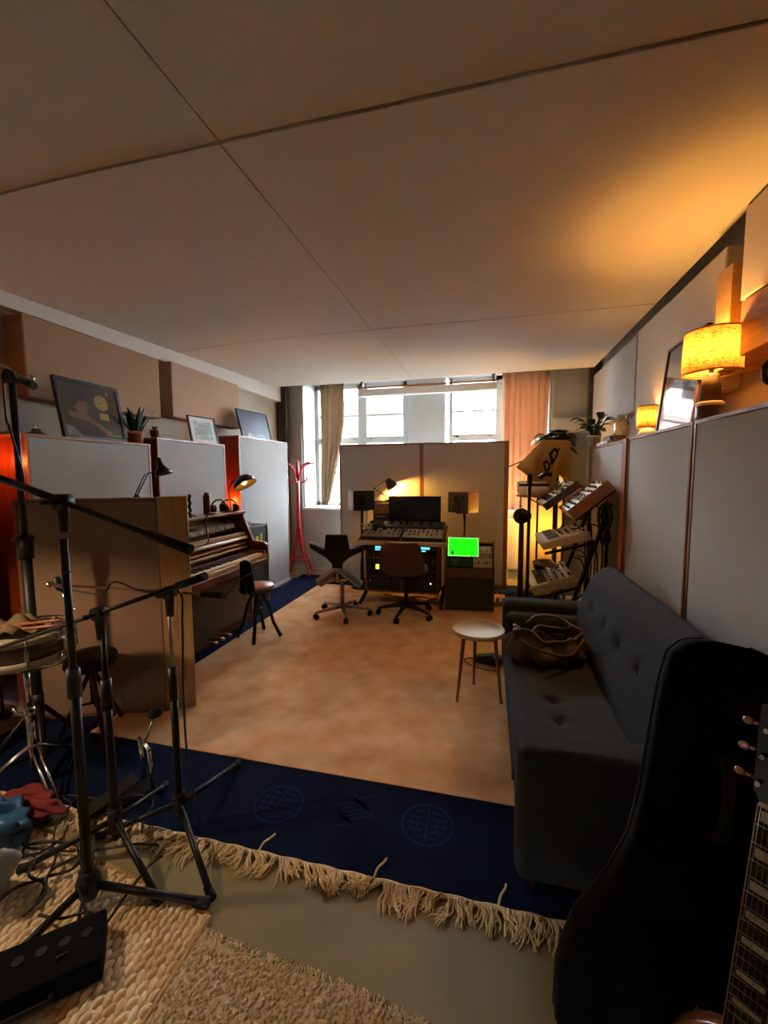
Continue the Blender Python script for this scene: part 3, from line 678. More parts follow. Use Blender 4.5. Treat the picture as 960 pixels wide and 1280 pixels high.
# gear rack at the left rear
t = thing('gear_rack', 'open rack of silver patch gear behind the left mixing console', 'rack', (-1.275, 5.45, 0))
for x in (-.19, .19): MB().bb(x - .012, x + .012, -.12, .14, 0, 1.16).obj('rack_side', M_deskside, t)
MB().bb(-.19, .19, -.12, .14, 1.14, 1.16).obj('top_board', M_deskside, t)
random.seed(21)
for k in range(5):
    z = .80 + k * .066; u = MB().bb(-.177, .177, -.125, .12, z, z + .06).obj('patch_bay', (M_steel, M_cond, M_bmetal, M_brass, M_steel)[k], t)
    for i in range(9): MB().cyl((-.15 + i * .0375, -.125, z + .03), (-.15 + i * .0375, -.140, z + .03), .010, n=8).obj('jack', random.choice((M_brass, M_chrome, M_black, M_knobw)), u)

# monitor
t = thing('computer_monitor', 'black computer monitor in the middle of the desk', 'monitor', (-.905, 5.20, .850), -.03)
MB().bb(-.33, .33, -.012, .012, .0, .385).obj('bezel', M_black, t, bev=.005)
MB().bb(-.318, .318, -.0135, -.0115, .015, .372).obj('screen', mat('off_screen', '#0b0e12', .12, spec=.6), t)
MB().bb(-.12, .12, .012, .05, .10, .28).obj('rear_housing', M_black, t, bev=.01)
MB().bb(-.035, .035, .02, .045, -.10, .2).obj('neck', M_bmetal, t, bev=.004)
MB().bb(-.12, .12, -.04, .05, -.105, -.095).obj('foot', M_bmetal, t, bev=.003)

# speakers on stands
def speaker(label, loc, rz, side):
    t = thing('monitor_speaker', label, 'speaker', loc, rz, 'studio monitor speakers')
    MB().bb(-.145, .145, 0, .23, 0, .255).obj('cabinet', side, t, bev=.004)
    MB().bb(-.143, .143, -.012, .0, .002, .253).obj('baffle', M_black, t, bev=.003)
    for z, x, r in ((.17, -.03, .038), (.075, -.03, .058), (.19, .07, .02)):
        d = MB().lathe([(r, -.002), (r, .006), (r * .9, .008), (r * .55, -.001), (r * .25, .002), (0, .005)], 24, c=(x, -.0125, z), R=(PI / 2, 0, 0)).obj('driver', M_rubber, t)
        MB().lathe([(r * 1.02, 0), (r * 1.02, .005), (r * 1.14, .004), (r * 1.14, 0)], 24, c=(x, -.0125, z), R=(PI / 2, 0, 0), cap=False).obj('driver_ring', M_bmetal, d)
    return t
speaker('left studio monitor with a pale side, on a stand beside the desk lamp', (-1.575, 5.24, 1.045), .62, mat('pale_veneer', '#bdb8ae', .4))
speaker('right studio monitor with a warm wooden side, on a stand', (-.37, 5.24, 1.03), -.52, wood('cherry_veneer', '#a5694a', '#8e5438', .4))
def spstand(label, x, y, h):
    t = thing('speaker_stand', label, 'speaker stand', (x, y, 0), group='black speaker stands')
    MB().lathe([(.15, 0), (.15, .012), (.02, .02), (.019, .1)], 28).obj('base', M_bmetal, t)
    MB().cyl((0, 0, .02), (0, 0, h - .01), .019, n=14).obj('pole', M_bmetal, t); MB().cyl((0, 0, .6), (0, 0, .66), .028, n=14).obj('collar', M_black, t)
    MB().bb(-.10, .10, -.09, .09, h - .012, h).obj('top_plate', M_bmetal, t, bev=.002)
    return t
spstand('black speaker stand behind the left end of the desk', -1.635, 5.35, 1.045); spstand('black speaker stand behind the green screen', -.30, 5.35, 1.03)
tag(MB().tube(bez([(-1.56, 5.36, 1.08), (-1.60, 5.40, .8), (-1.66, 5.38, .4), (-1.68, 5.40, .02)], 8), .006, 6).obj('speaker_cable', M_cable), 'black cable hanging down from the left studio monitor', 'cable')
# desk lamp behind the left speaker
def desklamp(label, base, pts, head, hdir, sr, sl_, bulbW, col, shadem):
    t = thing('desk_lamp', label, 'lamp', base)
    MB().lathe([(.075, 0), (.075, .012), (.02, .022), (.0, .024)], 24, c=(0, 0, 0)).obj('base', M_black, t)
    MB().tube([V(p) - V(base) for p in pts], .007, 8).obj('arm', M_bmetal, t)
    for p in pts[1:-1]: MB().sph(V(p) - V(base), .012, 10, 6).obj('joint', M_bmetal, t)
    R = aim(hdir); c = V(head) - V(base)
    sh = MB().lathe([(.022, -.03), (.03, -.028), (.045, 0), (sr * .75, sl_ * .4), (sr, sl_), (sr * .97, sl_), (sr * .72, sl_ * .4), (.04, .004), (.0, .0)], 28, c=c, R=R, cap=False).obj('lamp_shade', shadem, t)
    MB().sph(c + R @ V((0, 0, sl_ * .62)), .024, 14, 10).obj('bulb', glow('bulb_%s' % col[1:], col, bulbW), t)
    return t
M_lampblk = mat('lamp_enamel', '#1a1b1a', .35, coat=.3)
desklamp('black desk lamp peeping over the left studio monitor, lighting the screen', (-1.27, 5.45, 1.16), [(-1.27, 5.45, 1.18), (-1.50, 5.50, 1.32), (-1.34, 5.52, 1.43)], (-1.315, 5.53, 1.42), (.45, .35, -.8), .085, .10, 150, '#ffbe55', M_lampblk)

# ---------------------------------------------------------------- cabinet with sloped rack and green screen
t = thing('rack_cabinet', 'wooden-sided rack cabinet with a sloping gear top under the green screen', 'cabinet', (-.20, 4.62, 0))
CX0, CX1 = -.465, .065
for x in (CX0, CX1 - .022):
    MB().prism([(4.60, .02), (5.02, .02), (5.02, .74), (4.88, .74), (4.60, .50)], x, x + .022, 'x').obj('side_board', M_walnut, t, world=True, bev=.003)
MB().bb(CX0 + .022, CX1 - .022, 4.615, 4.635, .05, .37).obj('lower_panel', M_black, t, world=True, bev=.003)
MB().bb(CX0 + .022, CX1 - .022, 4.605, 4.63, .375, .485).obj('front_rail', M_walnuty, t, world=True, bev=.003)
MB().bb(CX0 + .022, CX1 - .022, 4.63, 5.0, .03, .05).obj('bottom_board', M_walnut, t, world=True)
MB().bb(CX0 + .022, CX1 - .022, 4.88, 5.02, .715, .735).obj('top_board', wood('lit_shelf', '#b5823f', '#98692f', .4, ax='x'), t, world=True, bev=.003)
MB().bb(CX0 + .022, CX1 - .022, 4.99, 5.01, .05, .715).obj('back_board', M_black, t, world=True)
ang = math.atan2(.22, .27)
def module(label, x0, x1, face, seed, rows=2):
    random.seed(seed); t = thing('sound_module', label, 'sound module', ((x0 + x1) / 2, 4.625, .495), group='modules on the cabinet slope'); w_ = (x1 - x0) / 2; R = Matrix.Rotation(ang, 3, 'X')
    P = lambda x, y, z: R @ V((x, y, z))
    MB().add([P(x, y, z) for z in (-.03, .004) for x, y in ((-w_, .0), (w_, .0), (w_, .31), (-w_, .31))], [(3, 2, 1, 0), (4, 5, 6, 7), (0, 1, 5, 4), (1, 2, 6, 5), (2, 3, 7, 6), (3, 0, 4, 7)]).obj('housing', face, t, bev=.003)
    MB().add([P(x, y, z) for z in (.003, .008) for x, y in ((-w_ * .9, .2), (w_ * .9, .2), (w_ * .9, .3), (-w_ * .9, .3))], [(3, 2, 1, 0), (4, 5, 6, 7), (0, 1, 5, 4), (1, 2, 6, 5), (2, 3, 7, 6), (3, 0, 4, 7)]).obj('dial_plate', M_knobw, t)
    n = max(2, int(w_ / .018))
    for j in range(rows + 1):
        for i in range(n):
            x = -w_ * .8 + 1.6 * w_ * i / (n - 1); MB().cyl(P(x, .06 + j * .085, .004), P(x, .06 + j * .085, .022), .009, .007, 9).obj('knob', random.choice((M_black, M_chrome, M_knobw)), t)
    return t
module('leftmost small module on the rack cabinet slope', -.438, -.305, M_cond, 31); module('middle black module on the rack cabinet slope', -.298, -.17, M_black, 32); module('widest, cream-faced module at the right of the rack cabinet slope', -.163, .038, mat('module_cream', '#a89a7d', .5), 33)
t = thing('tablet', 'tablet showing a bright green screen on the rack cabinet', 'tablet', (-.275, 4.72, .585), .05)
R = Matrix.Rotation(-.30, 3, 'X')
def tb(mb, a, b, c, d, e, f): return mb.add([R @ V((x, y, z)) for z in (c, d) for x, y in ((a, e), (b, e), (b, f), (a, f))], [(3, 2, 1, 0), (4, 5, 6, 7), (0, 1, 5, 4), (1, 2, 6, 5), (2, 3, 7, 6), (3, 0, 4, 7)])
tb(MB(), -.175, .175, 0, .225, -.004, .006).obj('case', M_black, t, bev=.003)
tb(MB(), -.168, .168, .008, .218, -.0055, -.004).obj('screen_border', glow('screen_pale_green', '#9df08a', 0.1), t)
tb(MB(), -.158, .158, .018, .208, -.0065, -.0055).obj('screen', glow('screen_green', '#18f00c', 0.125), t)
ic = MB(); tb(ic, -.128, -.105, .03, .055, -.0072, -.0065); tb(ic, -.123, -.110, .055, .075, -.0072, -.0065)
ic.obj('screen_icon', M_black, t)
MB().tube([R @ V((0, .006, .15)), V((0, .13, .09))], .006, 6).obj('stand_leg', M_bmetal, t)

# ---------------------------------------------------------------- chairs
def casters(t, n, R, r, m, a0, hub, mh, zc=.06):
    for k in range(n):
        a = a0 + 2 * PI * k / n; c, s_ = math.cos(a), math.sin(a)
        MB().tube([(c * .02, s_ * .02, hub), (c * R * .5, s_ * R * .5, hub - .01), (c * R, s_ * R, zc + .012)], [.026, .021, .014], 8).obj('base_arm', m, t)
        w_ = MB()
        for q in (-1, 1): w_.cyl((c * R - s_ * .006 * q, s_ * R + c * .006 * q, .028), (c * R - s_ * .022 * q, s_ * R + c * .022 * q, .028), .028, n=14)
        w_.cyl((c * R, s_ * R, .03), (c * R, s_ * R, .075), .008, n=8)
        w_.obj('caster', mh, t)
M_saddle = mat('grey_saddle', '#85888a', .45, bump=.1, bscale=300); M_blkfab = mat('black_upholstery', '#16171a', .85, bump=.2, bscale=350); M_silver = mat('silver_alloy', '#b9a58a', .4, .7)
t = thing('saddle_chair', 'black saddle chair with winged backrest on a silver five-arm base', 'chair', (-1.52, 4.22, 0), .1)
casters(t, 5, .30, .03, M_silver, -PI / 2 + .35, .10, M_rubber)
MB().cyl((0, 0, .08), (0, 0, .40), .022, .02, 14).obj('gas_lift', M_silver, t)
MB().bb(-.08, .08, -.10, .12, .39, .43).obj('tilt_mechanism', M_silver, t, bev=.012)
def saddle(u, v):
    x = (u - .5) * .46; y = (v - .5) * .40
    w_ = 1 - .45 * max(0, (y + .05) / .25) ** 2 if y > -.05 else 1
    z = .47 + .05 * math.cos(PI * u * 2 - PI) * (1 if y > -.1 else .7) - 1.1 * x * x + .06 * (max(0, -y - .08) / .12) ** 2
    return (x * w_, y, z)
MB().grid(saddle, 28, 20).obj('saddle_seat', M_saddle, t, solid=.05, off=-1, bev=.015, bevang=60)
bk = [(-.045, .46), (.045, .46), (.055, .60), (.12, .66), (.30, .745), (.315, .775), (.30, .79), (.13, .745), (.125, .78), (.11, .90), (-.11, .90), (-.125, .78), (-.13, .745), (-.30, .79), (-.315, .775), (-.30, .745), (-.12, .66), (-.055, .60)]
m = MB(); n_ = len(bk)
def bp(x, z, d): return V((x, -.20 + .9 * x * x - .10 * (z - .46) + d, z))
m.add([bp(x, z, 0) for x, z in bk] + [bp(x, z, .05) for x, z in bk], [list(range(n_)), [n_ + i for i in range(n_)][::-1]] + [(i, (i + 1) % n_, n_ + (i + 1) % n_, n_ + i) for i in range(n_)])
m.obj('winged_backrest', M_blkfab, t, bev=.012, seg=3)
for s_ in (-1, 1): MB().tube([bp(s_ * .16, .757, .025) + V((0, 0, .012)), bp(s_ * .24, .785, .03) + V((0, 0, .012)), bp(s_ * .30, .793, .035) + V((0, 0, .008))], [.012, .016, .012], 8).obj('wing_pad', mat('grey_pad', '#b2b4b4', .5), t)
MB().tube([(0, -.05, .41), (0, -.17, .42), (0, -.20, .50)], .018, 8, flat=1.6).obj('back_bar', M_silver, t)

t = thing('shell_chair', 'maroon shell office chair on a black star base pushed up to the desk', 'chair', (-.85, 4.37, 0), -.05)
casters(t, 5, .30, .03, M_bmetal, -PI / 2 - .1, .11, M_rubber)
MB().cyl((0, 0, .08), (0, 0, .42), .024, .02, 14).obj('gas_lift', M_bmetal, t); MB().bb(-.09, .09, -.09, .09, .40, .43).obj('tilt_mechanism', M_bmetal, t, bev=.01)
M_shell = mat('maroon_shell', '#5c332b', .55, bump=.15, bscale=300, sheen=.1)
def shell(u, v):
    if v < .45:
        k = v / .45; y = .24 - .42 * k; z = .455 - .02 * math.sin(PI * k) + .0 * k; w_ = .20 + .05 * k
    else:
        k = (v - .45) / .55; y = -.18 - .075 * math.sin(k * PI / 2) - .05 * k; z = .455 + .37 * k ** 1.15; w_ = .25 - .045 * k
    x = (u - .5) * 2; e = max(0, abs(x) - .75) / .25
    z += .05 * abs(x) ** 2.2 * (1 - max(0, v - .6) / .4 * .9) if v < .6 else .05 * abs(x) ** 2.2 * (1 - (v - .6) / .4) 
    if v > .88: w_ *= math.sqrt(max(0, 1 - ((v - .88) / .12) ** 2 * .30))
    if v < .08: w_ *= math.sqrt(max(.2, 1 - ((.08 - v) / .08) ** 2 * .35))
    y += (.07 * abs(x) ** 2) * max(0, (v - .35)) * 1.6
    return (x * w_, y, z)
MB().grid(shell, 24, 40).obj('shell', M_shell, t, solid=.03, off=-1, bev=.01, bevang=60)
# cables under the desk
random.seed(4)
for lb, pts, m_ in (('pale power cable looping on the floor under the desk', [(-1.3, 4.9, .02), (-1.1, 4.82, .022), (-.9, 4.9, .03), (-.7, 4.84, .022), (-.52, 4.95, .022)], mat('pale_cable', '#c8bfae', .5)),
                    ('black cable trailing on the rug under the desk', [(-1.25, 5.0, .022), (-1.0, 4.92, .024), (-.8, 4.98, .022), (-.55, 4.9, .022)], M_cable)):
    tag(MB().tube(bez(pts, 10), .007, 6).obj('floor_cable', m_), lb, 'cable')
t = thing('power_strip', 'cream multi-socket strip with brass plugs on the floor right of the rack cabinet', 'power strip', (.26, 4.95, .0))
MB().bb(-.20, .20, -.03, .03, 0, .04).obj('housing', M_cream, t, bev=.006)
for i in range(6): MB().bb(-.17 + i * .062, -.13 + i * .062, -.022, .022, .04, .085).obj('plug', M_brass if i % 2 else M_cream, t, bev=.006)
# ---------------------------------------------------------------- curtains, blind, radiator
def curtain(label, x0, x1, y, z0, z1, m, folds, amp, gather=None):
    random.seed(int(abs(x0) * 100)); ph = random.random() * 6
    def fn(u, v):
        z = z1 + (z0 - z1) * v; k = 1.0 if gather is None else gather(v)
        w_ = (x1 - x0) * k; x = x1 - (1 - u) * w_ if x0 < -1 and 0 else x0 + u * w_
        a = amp * (.6 + .4 * v)
        return (x + .01 * math.sin(v * 5 + u * 9), y + a * math.sin(u * folds * 2 * PI + ph + .6 * math.sin(v * 3)) + .3 * a * math.sin(u * folds * 4.7 * PI + 1), z)
    o = MB().grid(fn, folds * 14, 24).obj('curtain', m, solid=.004, off=0)
    return tag(o, label, 'curtain')
M_curt = translucent('orange_curtain', '#cda485', .3)
M_curtw = translucent('cream_curtain', '#a8967c', .25)
curtain('orange curtain hanging at the right end of the window', .16, .80, 6.52, .03, 2.97, M_curt, 6, .035)
curtain('narrow tan curtain hanging at the left end of the window, gathered to a point', -2.72, -2.30, 6.62, 1.0, 2.97, M_curtw, 4, .03, lambda v: 1.0 if v < .3 else 1.0 - .72 * ((v - .3) / .7) ** 1.2)
tag(MB().cyl((-2.85, 6.58, 2.975), (.81, 6.58, 2.975), .014, n=12).obj('curtain_rail', M_whitep), 'white curtain rail across the window bay', 'rail')
t = thing('roller_blind', 'white rolled-up blind box across the top of the windows', 'blind', (-.95, 6.40, 2.80))
MB().bb(-1.05, 1.03, 0, .12, -.09, .02).obj('cassette', M_whitep, t, bev=.008); MB().bb(-1.05, 1.03, -.02, .0, .02, .045).obj('batten', M_oakx, t)
for x in (-1.0, .98): MB().bb(x - .02, x + .02, .02, .10, .02, .30).obj('bracket', M_steel, t)
t = thing('radiator', 'pale ribbed radiator under the window right of the screens', 'radiator', (.55, 6.2, 0))
rd = MB().bb(-.36, .36, .0, .06, .15, .86)
for i in range(24): rd.bb(-.35 + i * .03, -.335 + i * .03, -.014, .002, .17, .84)
rd.obj('ribbed_panel', mat('radiator_enamel', '#b4b0a8', .5), t, bev=.003); MB().bb(-.37, .37, -.015, .07, .86, .88).obj('top_grille', M_whitep, t, bev=.003)
for x in (-.3, .3): MB().cyl((x, .03, 0), (x, .03, .16), .014, n=10).obj('leg', M_whitep, t)
tag(MB().bb(.40, .98, 5.60, 5.62, .03, 1.30).obj('lamp_lit_sheet', translucent('ivory_sheet', '#d8c9a6', .5)), 'pale cloth sheet glowing yellow from the floor lamp behind the synthesizer rack', 'cloth')
MATS['x'] = 0; del MATS['x']
bpy.data.objects['lamp_lit_sheet'].name = 'hanging_sheet'
t = bpy.data.objects['hanging_sheet']
sr_ = MB().cyl((.36, 5.61, 1.31), (1.02, 5.61, 1.31), .012, n=10).cyl((.38, 5.61, 0), (.38, 5.61, 1.31), .012, n=10).cyl((1.0, 5.61, 0), (1.0, 5.61, 1.31), .012, n=10)
tag(sr_.obj('clothes_rail', M_oakx), 'thin wooden rail frame holding the pale sheet behind the synthesizers', 'rail')
t = thing('floor_lamp', 'small floor lamp glowing through the pale hanging sheet', 'lamp', (.68, 5.84, 0))
MB().lathe([(.10, 0), (.10, .014), (.015, .024), (.013, .70)], 24).obj('base', M_bmetal, t)
MB().sph((0, 0, .80), .05, 18, 12).obj('bulb', glow('bulb_floor', '#ffbb48', 50), t); MB().lathe([(.02, .70), (.03, .75)], 16).obj('socket', M_brass, t)

# ---------------------------------------------------------------- synthesizer rack and instruments
t = thing('keyboard_stand', 'black tiered keyboard stand against the right panels', 'stand', (.72, 4.25, 0))
for y in (3.95, 4.62):
    MB().tube([(.62, y, .02), (1.0, y, 1.25)], .020, 10).obj('upright', M_bmetal, t, world=True)
    MB().tube([(.45, y, .02), (1.0, y, .02)], .018, 10).obj('foot', M_bmetal, t, world=True)
    MB().tube([(.98, y, .02), (.98, y, 1.15)], .016, 10).obj('rear_post', M_bmetal, t, world=True)
    for xa, xb, za, zb, th_ in ((.38, .74, .47, .60, .08), (.46, .86, .88, .99, .07), (.66, .96, 1.17, 1.43, .08)):
        if y > 4.3 and za > 1: xa, xb, za, zb, th_ = .52, .82, 1.19, 1.42, .05
        dd_ = V((xb - xa, 0, zb - za)).normalized(); nn_ = V((-dd_.z, 0, dd_.x)); pa = V((xa, y, za)) - nn_ * (th_ + .018); pb = V((xb, y, zb)) - nn_ * (th_ + .018)
        xe = .62 + (pb.z + .02) * .309
        MB().tube([pa, pb, (max(pb.x, min(xe, 1.0)), y, pb.z + .01)], .014, 8).obj('arm', M_bmetal, t, world=True)
for z, x in ((.3, .70), (.9, .89)): MB().cyl((x, 3.95, z), (x, 4.62, z), .014, n=10).obj('crossbar', M_bmetal, t, world=True)

def synth(name, label, x0, x1, y0, y1, z0, z1, body, top, keys=True, split=.42, seed=1, th_=.05, side=None, mods=0):
    """long axis along Y, player on the -X side; top slopes from (x0,z0) up to (x1,z1)"""
    random.seed(seed); t = thing(name, label, 'synthesizer', ((x0 + x1) / 2, (y0 + y1) / 2, z0 - th_))
    d = V((x1 - x0, 0, z1 - z0)); L_ = d.length; d.normalize(); n = V((-d.z, 0, d.x)); O = V((x0, 0, z0))
    def P(a, y, h): return O + d * a + V((0, y, 0)) + n * h
    def bx(a0, a1, b0, b1, h0, h1, mb=None):
        mb = mb or MB(); return mb.add([P(a, y, h) for h in (h0, h1) for a, y in ((a0, b0), (a1, b0), (a1, b1), (a0, b1))], [(3, 2, 1, 0), (4, 5, 6, 7), (0, 1, 5, 4), (1, 2, 6, 5), (2, 3, 7, 6), (3, 0, 4, 7)])
    bx(0, L_, y0, y1, -th_, 0).obj('case', body, t, world=True, bev=.005)
    if side:
        for a, b in ((y0 - .016, y0), (y1, y1 + .016)): bx(-.006, L_ + .006, a, b, -th_ - .004, .018).obj('end_cheek', side, t, world=True, bev=.004)
    a0 = L_ * split if keys else .01
    bx(a0, L_ - .008, y0 + .01, y1 - .01, -.002, .006).obj('control_panel', top, t, world=True, bev=.002)
    if keys:
        nw = max(10, int((y1 - y0 - .04) / .0235)); kw = (y1 - y0 - .04) / nw
        for i in range(nw):
            b = y0 + .02 + i * kw; bx(.006, a0 - .01, b + .001, b + kw - .001, 0, .010).obj('white_key', M_whitep, t, world=True)
            if i % 7 in (0, 1, 3, 4, 5) and i < nw - 1: bx(a0 * .38, a0 - .01, b + kw * .68, b + kw * 1.32, .010, .018).obj('black_key', M_black, t, world=True)
    ny = max(4, int((y1 - y0) / .055)); nx = max(2, int((L_ - a0) / .055))
    for i in range(nx):
        for j in range(ny):
            a = a0 + .03 + (L_ - a0 - .06) * i / max(1, nx - 1); y = y0 + .04 + (y1 - y0 - .08) * j / (ny - 1)
            if random.random() < .8:
                r = random.choice((.008, .010, .012)); MB().cyl(P(a, y, .006), P(a, y, .024), r, r * .8, 9).obj('knob', random.choice((M_black, M_black, M_bmetal, M_knobw)), t, world=True)
    for k in range(mods):
        y = y0 + .02 + (y1 - y0 - .04) * k / mods; bx(a0 + (L_ - a0) * .35, a0 + (L_ - a0) * .55, y + .03, y + (y1 - y0 - .04) / mods - .03, .006, .012).obj('button_field', random.choice((M_cond, M_black)), t, world=True)
    return t
M_synb = mat('synth_beige', '#c8bda2', .5); M_syng = mat('synth_grey', '#a8a294', .5); M_synw = mat('synth_white', '#d9d6cd', .45)
synth('keyboard_synthesizer', 'grey keyboard synthesizer with dark keys on the lowest tier, just above the sofa arm', .38, .74, 3.98, 4.62, .47, .60, M_syng, mat('synth_panel_dark', '#8d887c', .5), seed=1, th_=.08)
synth('keyboard_synthesizer', 'beige keyboard synthesizer on the middle tier of the stand', .46, .86, 4.02, 4.62, .88, .99, M_synb, M_synb, seed=2, th_=.07)
synth('desktop_synthesizer', 'wood-sided keyboard synthesizer with a white panel of black buttons, upper tier left', .52, .82, 4.40, 5.0, 1.19, 1.42, M_walnut, M_synw, seed=3, side=M_walnuty, mods=3, th_=.05, split=.36)
synth('drum_machine', 'steep white-faced synthesizer with an oak end, upper tier right', .66, .96, 3.90, 4.36, 1.17, 1.43, M_oak, M_synw, keys=False, seed=4, side=M_oak, mods=3, th_=.08)
# little things on the lowest keyboard
t = thing('effects_box', 'small black effects box on top of the lowest keyboard', 'effects box', (.50, 4.50, .545))
MB().bb(-.05, .05, -.06, .06, 0, .045).obj('body', M_black, t, bev=.006)
for x in (-.02, .02): MB().cyl((x, -.02, .045), (x, -.02, .07), .012, .010, 12).obj('knob', M_bmetal, t)
tag(MB().tube(bez([(.55 + .10 * math.sin(k * 1.7) * (1 + .2 * math.sin(k)), 4.40 + .11 * math.cos(k * 1.7), .60 + .012 * (k % 4)) for k in range(18)], 6), .010, 7).obj('cable_coil', mat('beige_cable', '#a98d66', .6)), 'heap of beige cable between the two lower keyboards', 'cable')
random.seed(9)
for k in range(9):
    y = random.uniform(3.95, 4.6); x = random.uniform(.82, 1.0); z = random.uniform(.7, 1.3)
    pts = [(x - .12, y, z), (x, y + random.uniform(-.1, .1), z - .05), (x + .0, y + random.uniform(-.1, .1), z * .55), (x - random.uniform(0, .2), y + random.uniform(-.15, .15), .25), (x - random.uniform(0, .25), y, .02)]
    tag(MB().tube(bez(pts, 8), .006, 6).obj('hanging_cable', M_cable), 'black cable hanging behind the keyboard stand', 'cable', 'black cables hanging behind the keyboard stand')
for i, (y, r) in enumerate(((3.93, .11), (4.08, .14), (4.02, .10))):
    tag(MB().tube([(.965 + .012 * math.sin(a * 3 + i) + .012 * i, y + r * math.sin(a), 1.13 - i * .06 + r * 1.25 * math.cos(a)) for a in [2 * PI * k / 48 * 3 for k in range(49)]], .012, 7).obj('cable_loop', M_cable),
        ['thick coil of black cable hung on the rear post, nearest the sofa', 'largest coil of black cable hung behind the white-faced synthesizer', 'lowest small coil of black cable on the rear post'][i], 'cable')

# big boom stand in front of the curtain
t = thing('microphone_stand', 'heavy black boom stand with a round clamp left of the keyboards', 'microphone stand', (.30, 3.92, 0))
MB().cyl((.28, 3.95, .02), (.28, 3.95, 1.10), .026, .022, 14).obj('pole', M_bmetal, t, world=True)
MB().cyl((.339, 3.92, .30), (.339, 3.92, 1.46), .015, n=12).obj('boom_tube', M_bmetal, t, world=True)
MB().lathe([(.062, -.03), (.07, -.02), (.07, .02), (.062, .03), (.03, .034), (.028, .05)], 28, c=(.275, 3.92, 1.13), R=(PI / 2, 0, 0)).obj('round_clamp', M_black, t, world=True)
MB().cyl((.28, 3.93, 1.13), (.36, 3.93, 1.13), .026, n=12).obj('clamp_arm', M_black, t, world=True)
MB().cyl((.25, 3.92, 1.405), (.50, 3.92, 1.405), .012, n=10).obj('crossbar', M_bmetal, t, world=True); MB().cyl((.339, 3.92, 1.42), (.339, 3.92, 1.50), .024, n=12).obj('top_knob', M_black, t, world=True)
MB().tube(bez([(.42, 3.89, 1.47), (.465, 3.87, 1.50), (.51, 3.87, 1.495)], 6), [.02] * 12 + [.028], 10).obj('clip', M_black, t, world=True)
for a in (.4, 2.5, 4.6): MB().tube([(.28, 3.95, .22), (.28 + .22 * math.cos(a), 3.95 + .22 * math.sin(a), .012)], .013, 8).obj('leg', M_bmetal, t, world=True)

# ---------------------------------------------------------------- yellow pennant cloth draped over a pale drum shell
t = thing('pennant_cloth', 'mustard yellow cloth pennant with black letters draped above the keyboards', 'cloth', (.5, 4.75, 1.4))
FY = 5.06
# outline in (x,z), front face toward the viewer
A_, B_, C_, D_, E_ = V((.291, 1.581)), V((.565, 1.882)), V((.861, 1.861)), V((.861, 1.403)), V((.646, 1.269))
def flag(u, v):
    top = A_.lerp(B_, min(1, u / .52)) if u < .52 else B_.lerp(C_, (u - .52) / .48)
    if u < .62: bot = A_.lerp(E_, u / .62)
    elif u < .8: bot = E_.lerp(V((.732, 1.50)), (u - .62) / .18)
    else: bot = V((.732, 1.50)).lerp(D_, (u - .8) / .2)
    p = top.lerp(bot, v)
    y = FY - .11 * math.sin(PI * min(1, v * 1.1)) * math.sin(PI * u) + .03 * math.sin(u * 13 + v * 2) * (.25 + v) + .018 * math.sin(u * 22 - v * 5) * v
    return (p.x, y, p.y)
M_must = mat('mustard_cloth', '#c79a4a', .9, var='#b58840', vscale=8, bump=.3, bscale=350)
MB().grid(flag, 60, 30).obj('cloth', M_must, t, world=True, solid=.004, off=0)
M_ink = mat('black_ink', '#1d1713', .9)
def onflag(u, v, d=.007): 
    p = V(flag(u, v)); return p + V((0, -d, 0))
def letterD(uc, vc, su, sv, ang_, hole=True):
    ca, sa = math.cos(ang_), math.sin(ang_); m = MB(); out = []; inn = []
    for q in [(-.5, -.5), (-.5, -.25), (-.5, 0), (-.5, .25), (-.5, .5), (-.1, .5), (.2, .48), (.38, .38), (.48, .2), (.5, 0), (.48, -.2), (.38, -.38), (.2, -.48), (-.1, -.5)]:
        for L_, k in ((out, 1), (inn, .46)):
            x, y = q[0] * k, q[1] * k; L_.append((uc + (x * ca - y * sa) * su, vc + (x * sa + y * ca) * sv))
    n = len(out); m.add([onflag(*p) for p in out] + [onflag(*p) for p in inn], [(i, (i + 1) % n, n + (i + 1) % n, n + i) for i in range(n)])
    return m
letterD(.70, .33, .15, .28, -.45).obj('letter', M_ink, t, world=True, solid=.002)
letterD(.565, .50, .11, .21, -.5).obj('letter', M_ink, t, world=True, solid=.002)
for uc, vc in ((.635, .44), (.785, .26)):
    MB().add([onflag(uc + .018 * math.cos(a), vc + .036 * math.sin(a), .012) for a in [2 * PI * k / 10 for k in range(10)]], [list(range(10))]).obj('full_stop', M_ink, t, world=True, solid=.002)
MB().cyl((.15, FY + .02, 1.559), (.86, FY + .05, 1.872), .007, n=8).obj('pole', M_walnut, t, world=True)
t = thing('frame_drum', 'pale shallow drum with an orange hoop under the yellow cloth', 'drum', (.55, 5.26, 1.245))
MB().lathe([(.0, .0), (.20, .0), (.225, .03), (.24, .10), (.235, .17), (0, .18)], 36).obj('shell', mat('drum_skin', '#d6cdb8', .6), t)
MB().lathe([(.20, -.012), (.245, -.008), (.245, .012), (.20, .006)], 36, cap=False).obj('hoop', mat('orange_hoop', '#b5642a', .4), t)
t2 = thing('drum_stand', 'thin black stand carrying the pale drum', 'stand', (.55, 5.26, 0))
MB().cyl((0, 0, .02), (0, 0, 1.23), .013, n=10).obj('pole', M_bmetal, t2)
for a in (0.5, 2.6, 4.7):
    MB().tube([(0, 0, .3), (.15 * math.cos(a), .15 * math.sin(a), .012)], .010, 8).obj('leg', M_bmetal, t2); MB().tube([(0, 0, 1.16), (.14 * math.cos(a), .14 * math.sin(a), 1.228)], .008, 8).obj('support_arm', M_bmetal, t2)

